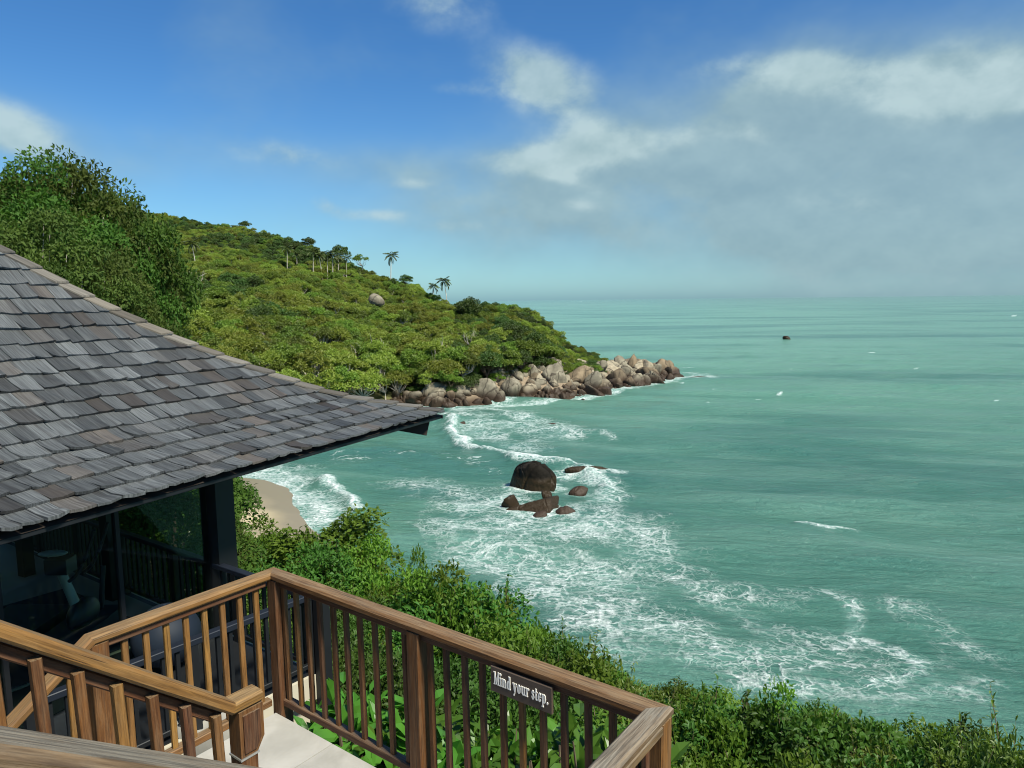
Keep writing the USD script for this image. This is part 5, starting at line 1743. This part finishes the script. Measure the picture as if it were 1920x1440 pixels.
# glass wall between the columns: three panes with slim frames
for k in range(4):
    a0, a1 = 0.14 + k * 1.16, 0.14 + (k + 1) * 1.16
    p = COL - E_ * ((a0 + a1) / 2)
    pane = obj("window_pane", vbox(p, E_, N_, 1.12, 0.012, VF + 0.04, 1.07), M_GLASS, villa)
    if k < 3:
        obj("window_mullion", vbox(COL - E_ * a1, E_, N_, 0.045, 0.06, VF, 1.07), M_DARK, villa)
# sea side: two posts
SEAV = np.array([-0.824, 0.567, 0.0])
for k, w in ((2.1, 0.16), (4.1, 0.16), (6.2, 0.2)):
    obj("column", vbox(COL + N_ * k, E_, N_, w, w, VF, 2.0), M_DARK, villa)
# floor slab and back walls
C0 = np.array([-2.12, 7.32, 0.0])
Vd, Ud = np.array([-0.63, -0.776, 0.0]), SEAV


def slab(c0, a, b, la, lb, z0, z1):
    c = np.array([c0 + a * i * la + b * j * lb + Z * zq for zq in (z0, z1) for i in (0, 1) for j in (0, 1)])
    m = trimesh.convex.convex_hull(c)
    return np.asarray(m.vertices), np.asarray(m.faces)


obj("floor_slab", slab(C0, Vd, Ud, 7.5, 8.5, VF - 0.28, VF), M_CONC, villa)
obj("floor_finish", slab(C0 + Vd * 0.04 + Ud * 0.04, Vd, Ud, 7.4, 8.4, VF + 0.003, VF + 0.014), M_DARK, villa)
obj("floor_strip", slab(C0 + Vd * 0.12 + Ud * 2.2, Vd, Ud, 5.5, 5.8, VF + 0.016, VF + 0.022), M_FLOOR, villa)
obj("rubber_mat", slab(C0 + Vd * 0.48 + Ud * 2.25, Vd, Ud, 3.4, 2.5, VF + 0.024, VF + 0.036), M_MAT, villa)
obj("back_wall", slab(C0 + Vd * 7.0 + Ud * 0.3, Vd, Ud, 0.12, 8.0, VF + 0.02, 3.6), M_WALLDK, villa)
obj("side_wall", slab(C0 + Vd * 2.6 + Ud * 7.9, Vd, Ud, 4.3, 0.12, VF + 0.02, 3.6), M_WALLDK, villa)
for a in (0.2, 3.5, 7.0):
    for b in (0.3, 4.0, 8.0):
        obj("stilt", vbox(C0 + Vd * a + Ud * b, Vd, Ud, 0.3, 0.3, -5.5, VF - 0.28), M_CONC, villa)
# balcony railings, dark
BR = -0.30


def dark_rail(p0, d, L, n):
    timber("balcony_rail", M_RAILDARK, villa, p0 + Z * (BR - 0.03), p0 + d * L + Z * (BR - 0.03), 0.09, 0.06, seed=3)
    timber("balcony_bottom_rail", M_DARK, villa, p0 + Z * (VF + 0.10), p0 + d * L + Z * (VF + 0.10), 0.05, 0.05, seed=4)
    for k in range(n + 1):
        q = p0 + d * (L * k / n)
        big = k % 10 == 0
        w = 0.09 if big else 0.035
        obj("balcony_post" if big else "balcony_baluster", vbox(q, d, np.cross(Z, d), w, w, VF if big else VF + 0.125, BR - 0.061), M_DARK, villa)


dark_rail(C0 + Ud * 0.06 + Vd * 0.06, Ud, 7.8, 60)
dark_rail(C0 + Ud * 0.06 + Vd * 0.06, Vd, 2.6, 20)
obj("corner_post", vbox(C0 + np.array([0.05, -0.04, 0]), Vd, Ud, 0.12, 0.12, -3.0, BR), M_DARK, villa)

# --- exercise machines behind the glass
bike = thing("exercise_bike", "exercise machine with pale upright tube and console behind the glass", "exercise machine", (*at_z(150, 1200, VF)[:2], VF + 0.04))
obj("base", trimesh.creation.box((0.5, 1.1, 0.16), transform=trimesh.transformations.translation_matrix((0, 0, 0.08))), M_MACH, bike)
hsg = trimesh.creation.icosphere(3); hsg.apply_scale((0.13, 0.27, 0.19)); hsg.apply_translation((0.03, 0.06, 0.27))
obj("flywheel_cover", hsg, M_MACH, bike, smooth=True)
obj("upright_tube", tube([(0.02, 0.0, 0.30), (-0.12, -0.04, 0.80)], [0.058, 0.050], 12), M_STEEL, bike, smooth=40)
cn = trimesh.creation.box((0.26, 0.20, 0.18)); cn.apply_translation((-0.12, -0.05, 0.92))
obj("console", cn, M_MACH, bike)
tp = trimesh.creation.icosphere(3); tp.apply_scale((0.17, 0.09, 0.03)); tp.apply_translation((-0.22, -0.02, 1.05))
obj("console_tray", tp, M_STEEL, bike, smooth=True)
for s_ in (-1, 1):
    th = np.linspace(0, 1, 9)
    obj("handle_arm", tube(np.column_stack([0.02 + 0.34 * th, 0.14 * s_ + 0 * th, 0.75 + 0.62 * th - 0.12 * np.sin(th * 3.1)]), 0.022, 8), M_MACH, bike, smooth=60)
obj("seat_post", tube([(0.02, 0.42, 0.1), (0.05, 0.5, 0.7)], 0.03, 8), M_MACH, bike)
tread = thing("treadmill", "dark treadmill with white lettering behind the glass at the left edge", "treadmill", (-6.05, 7.35, VF + 0.03))
obj("deck_bed", trimesh.creation.box((0.8, 1.7, 0.18), transform=trimesh.transformations.translation_matrix((0, 0.5, 0.09))), M_MACH, tread)
obj("upright", trimesh.creation.box((0.09, 0.12, 1.0), transform=trimesh.transformations.translation_matrix((-0.36, -0.3, 0.6))), M_MACH, tread)
obj("upright", trimesh.creation.box((0.09, 0.12, 1.0), transform=trimesh.transformations.translation_matrix((0.36, -0.3, 0.6))), M_MACH, tread)
obj("console", trimesh.creation.box((0.95, 0.16, 0.30), transform=trimesh.transformations.translation_matrix((0, -0.34, 0.98))), M_MACH, tread)
sh, wd_ = lettering("act", 0.085)
parts = []
for gm in getattr(sh, "geoms", [sh]):
    m = trimesh.creation.extrude_polygon(gm, 0.004, engine="earcut")
    q = np.asarray(m.vertices)
    parts.append((np.column_stack([0.08 + q[:, 0] * 1.3, -0.421 - q[:, 2], 0.94 + q[:, 1]]), np.asarray(m.faces)))
obj("lettering", join(parts), M_WHITE, tread)
ball = thing("exercise_ball", "dark blue rounded exercise ball behind the cross railing", "exercise ball", (*at_z(312, 1192, VF + 0.36)[:2], VF + 0.03))
bb = trimesh.creation.icosphere(3, 0.36); bb.apply_scale((1, 1, 0.94)); bb.apply_translation((0, 0, 0.34))
obj("ball_skin", bb, plain("navy_vinyl", (0.007, 0.012, 0.022), 0.65, 0.25, 0.05), ball, smooth=True)
vl = trimesh.creation.cylinder(0.015, 0.012); vl.apply_translation((0, 0, 0.682))
obj("valve", vl, M_MACH, ball)
# the rock face below the landing
v_, f_ = rock_mesh(4242, (0.9, 0.8, 1.2), 0.8, 3, 2)
rk = thing("boulder", "grey rock showing below the villa behind the corner post", "boulder", (-2.9, 6.75, -2.35))
obj("stone", (v_, f_), plain("grey_stone", (0.22, 0.21, 0.19), 0.8, 0.2, 0.4, 5.0), rk, smooth=38)
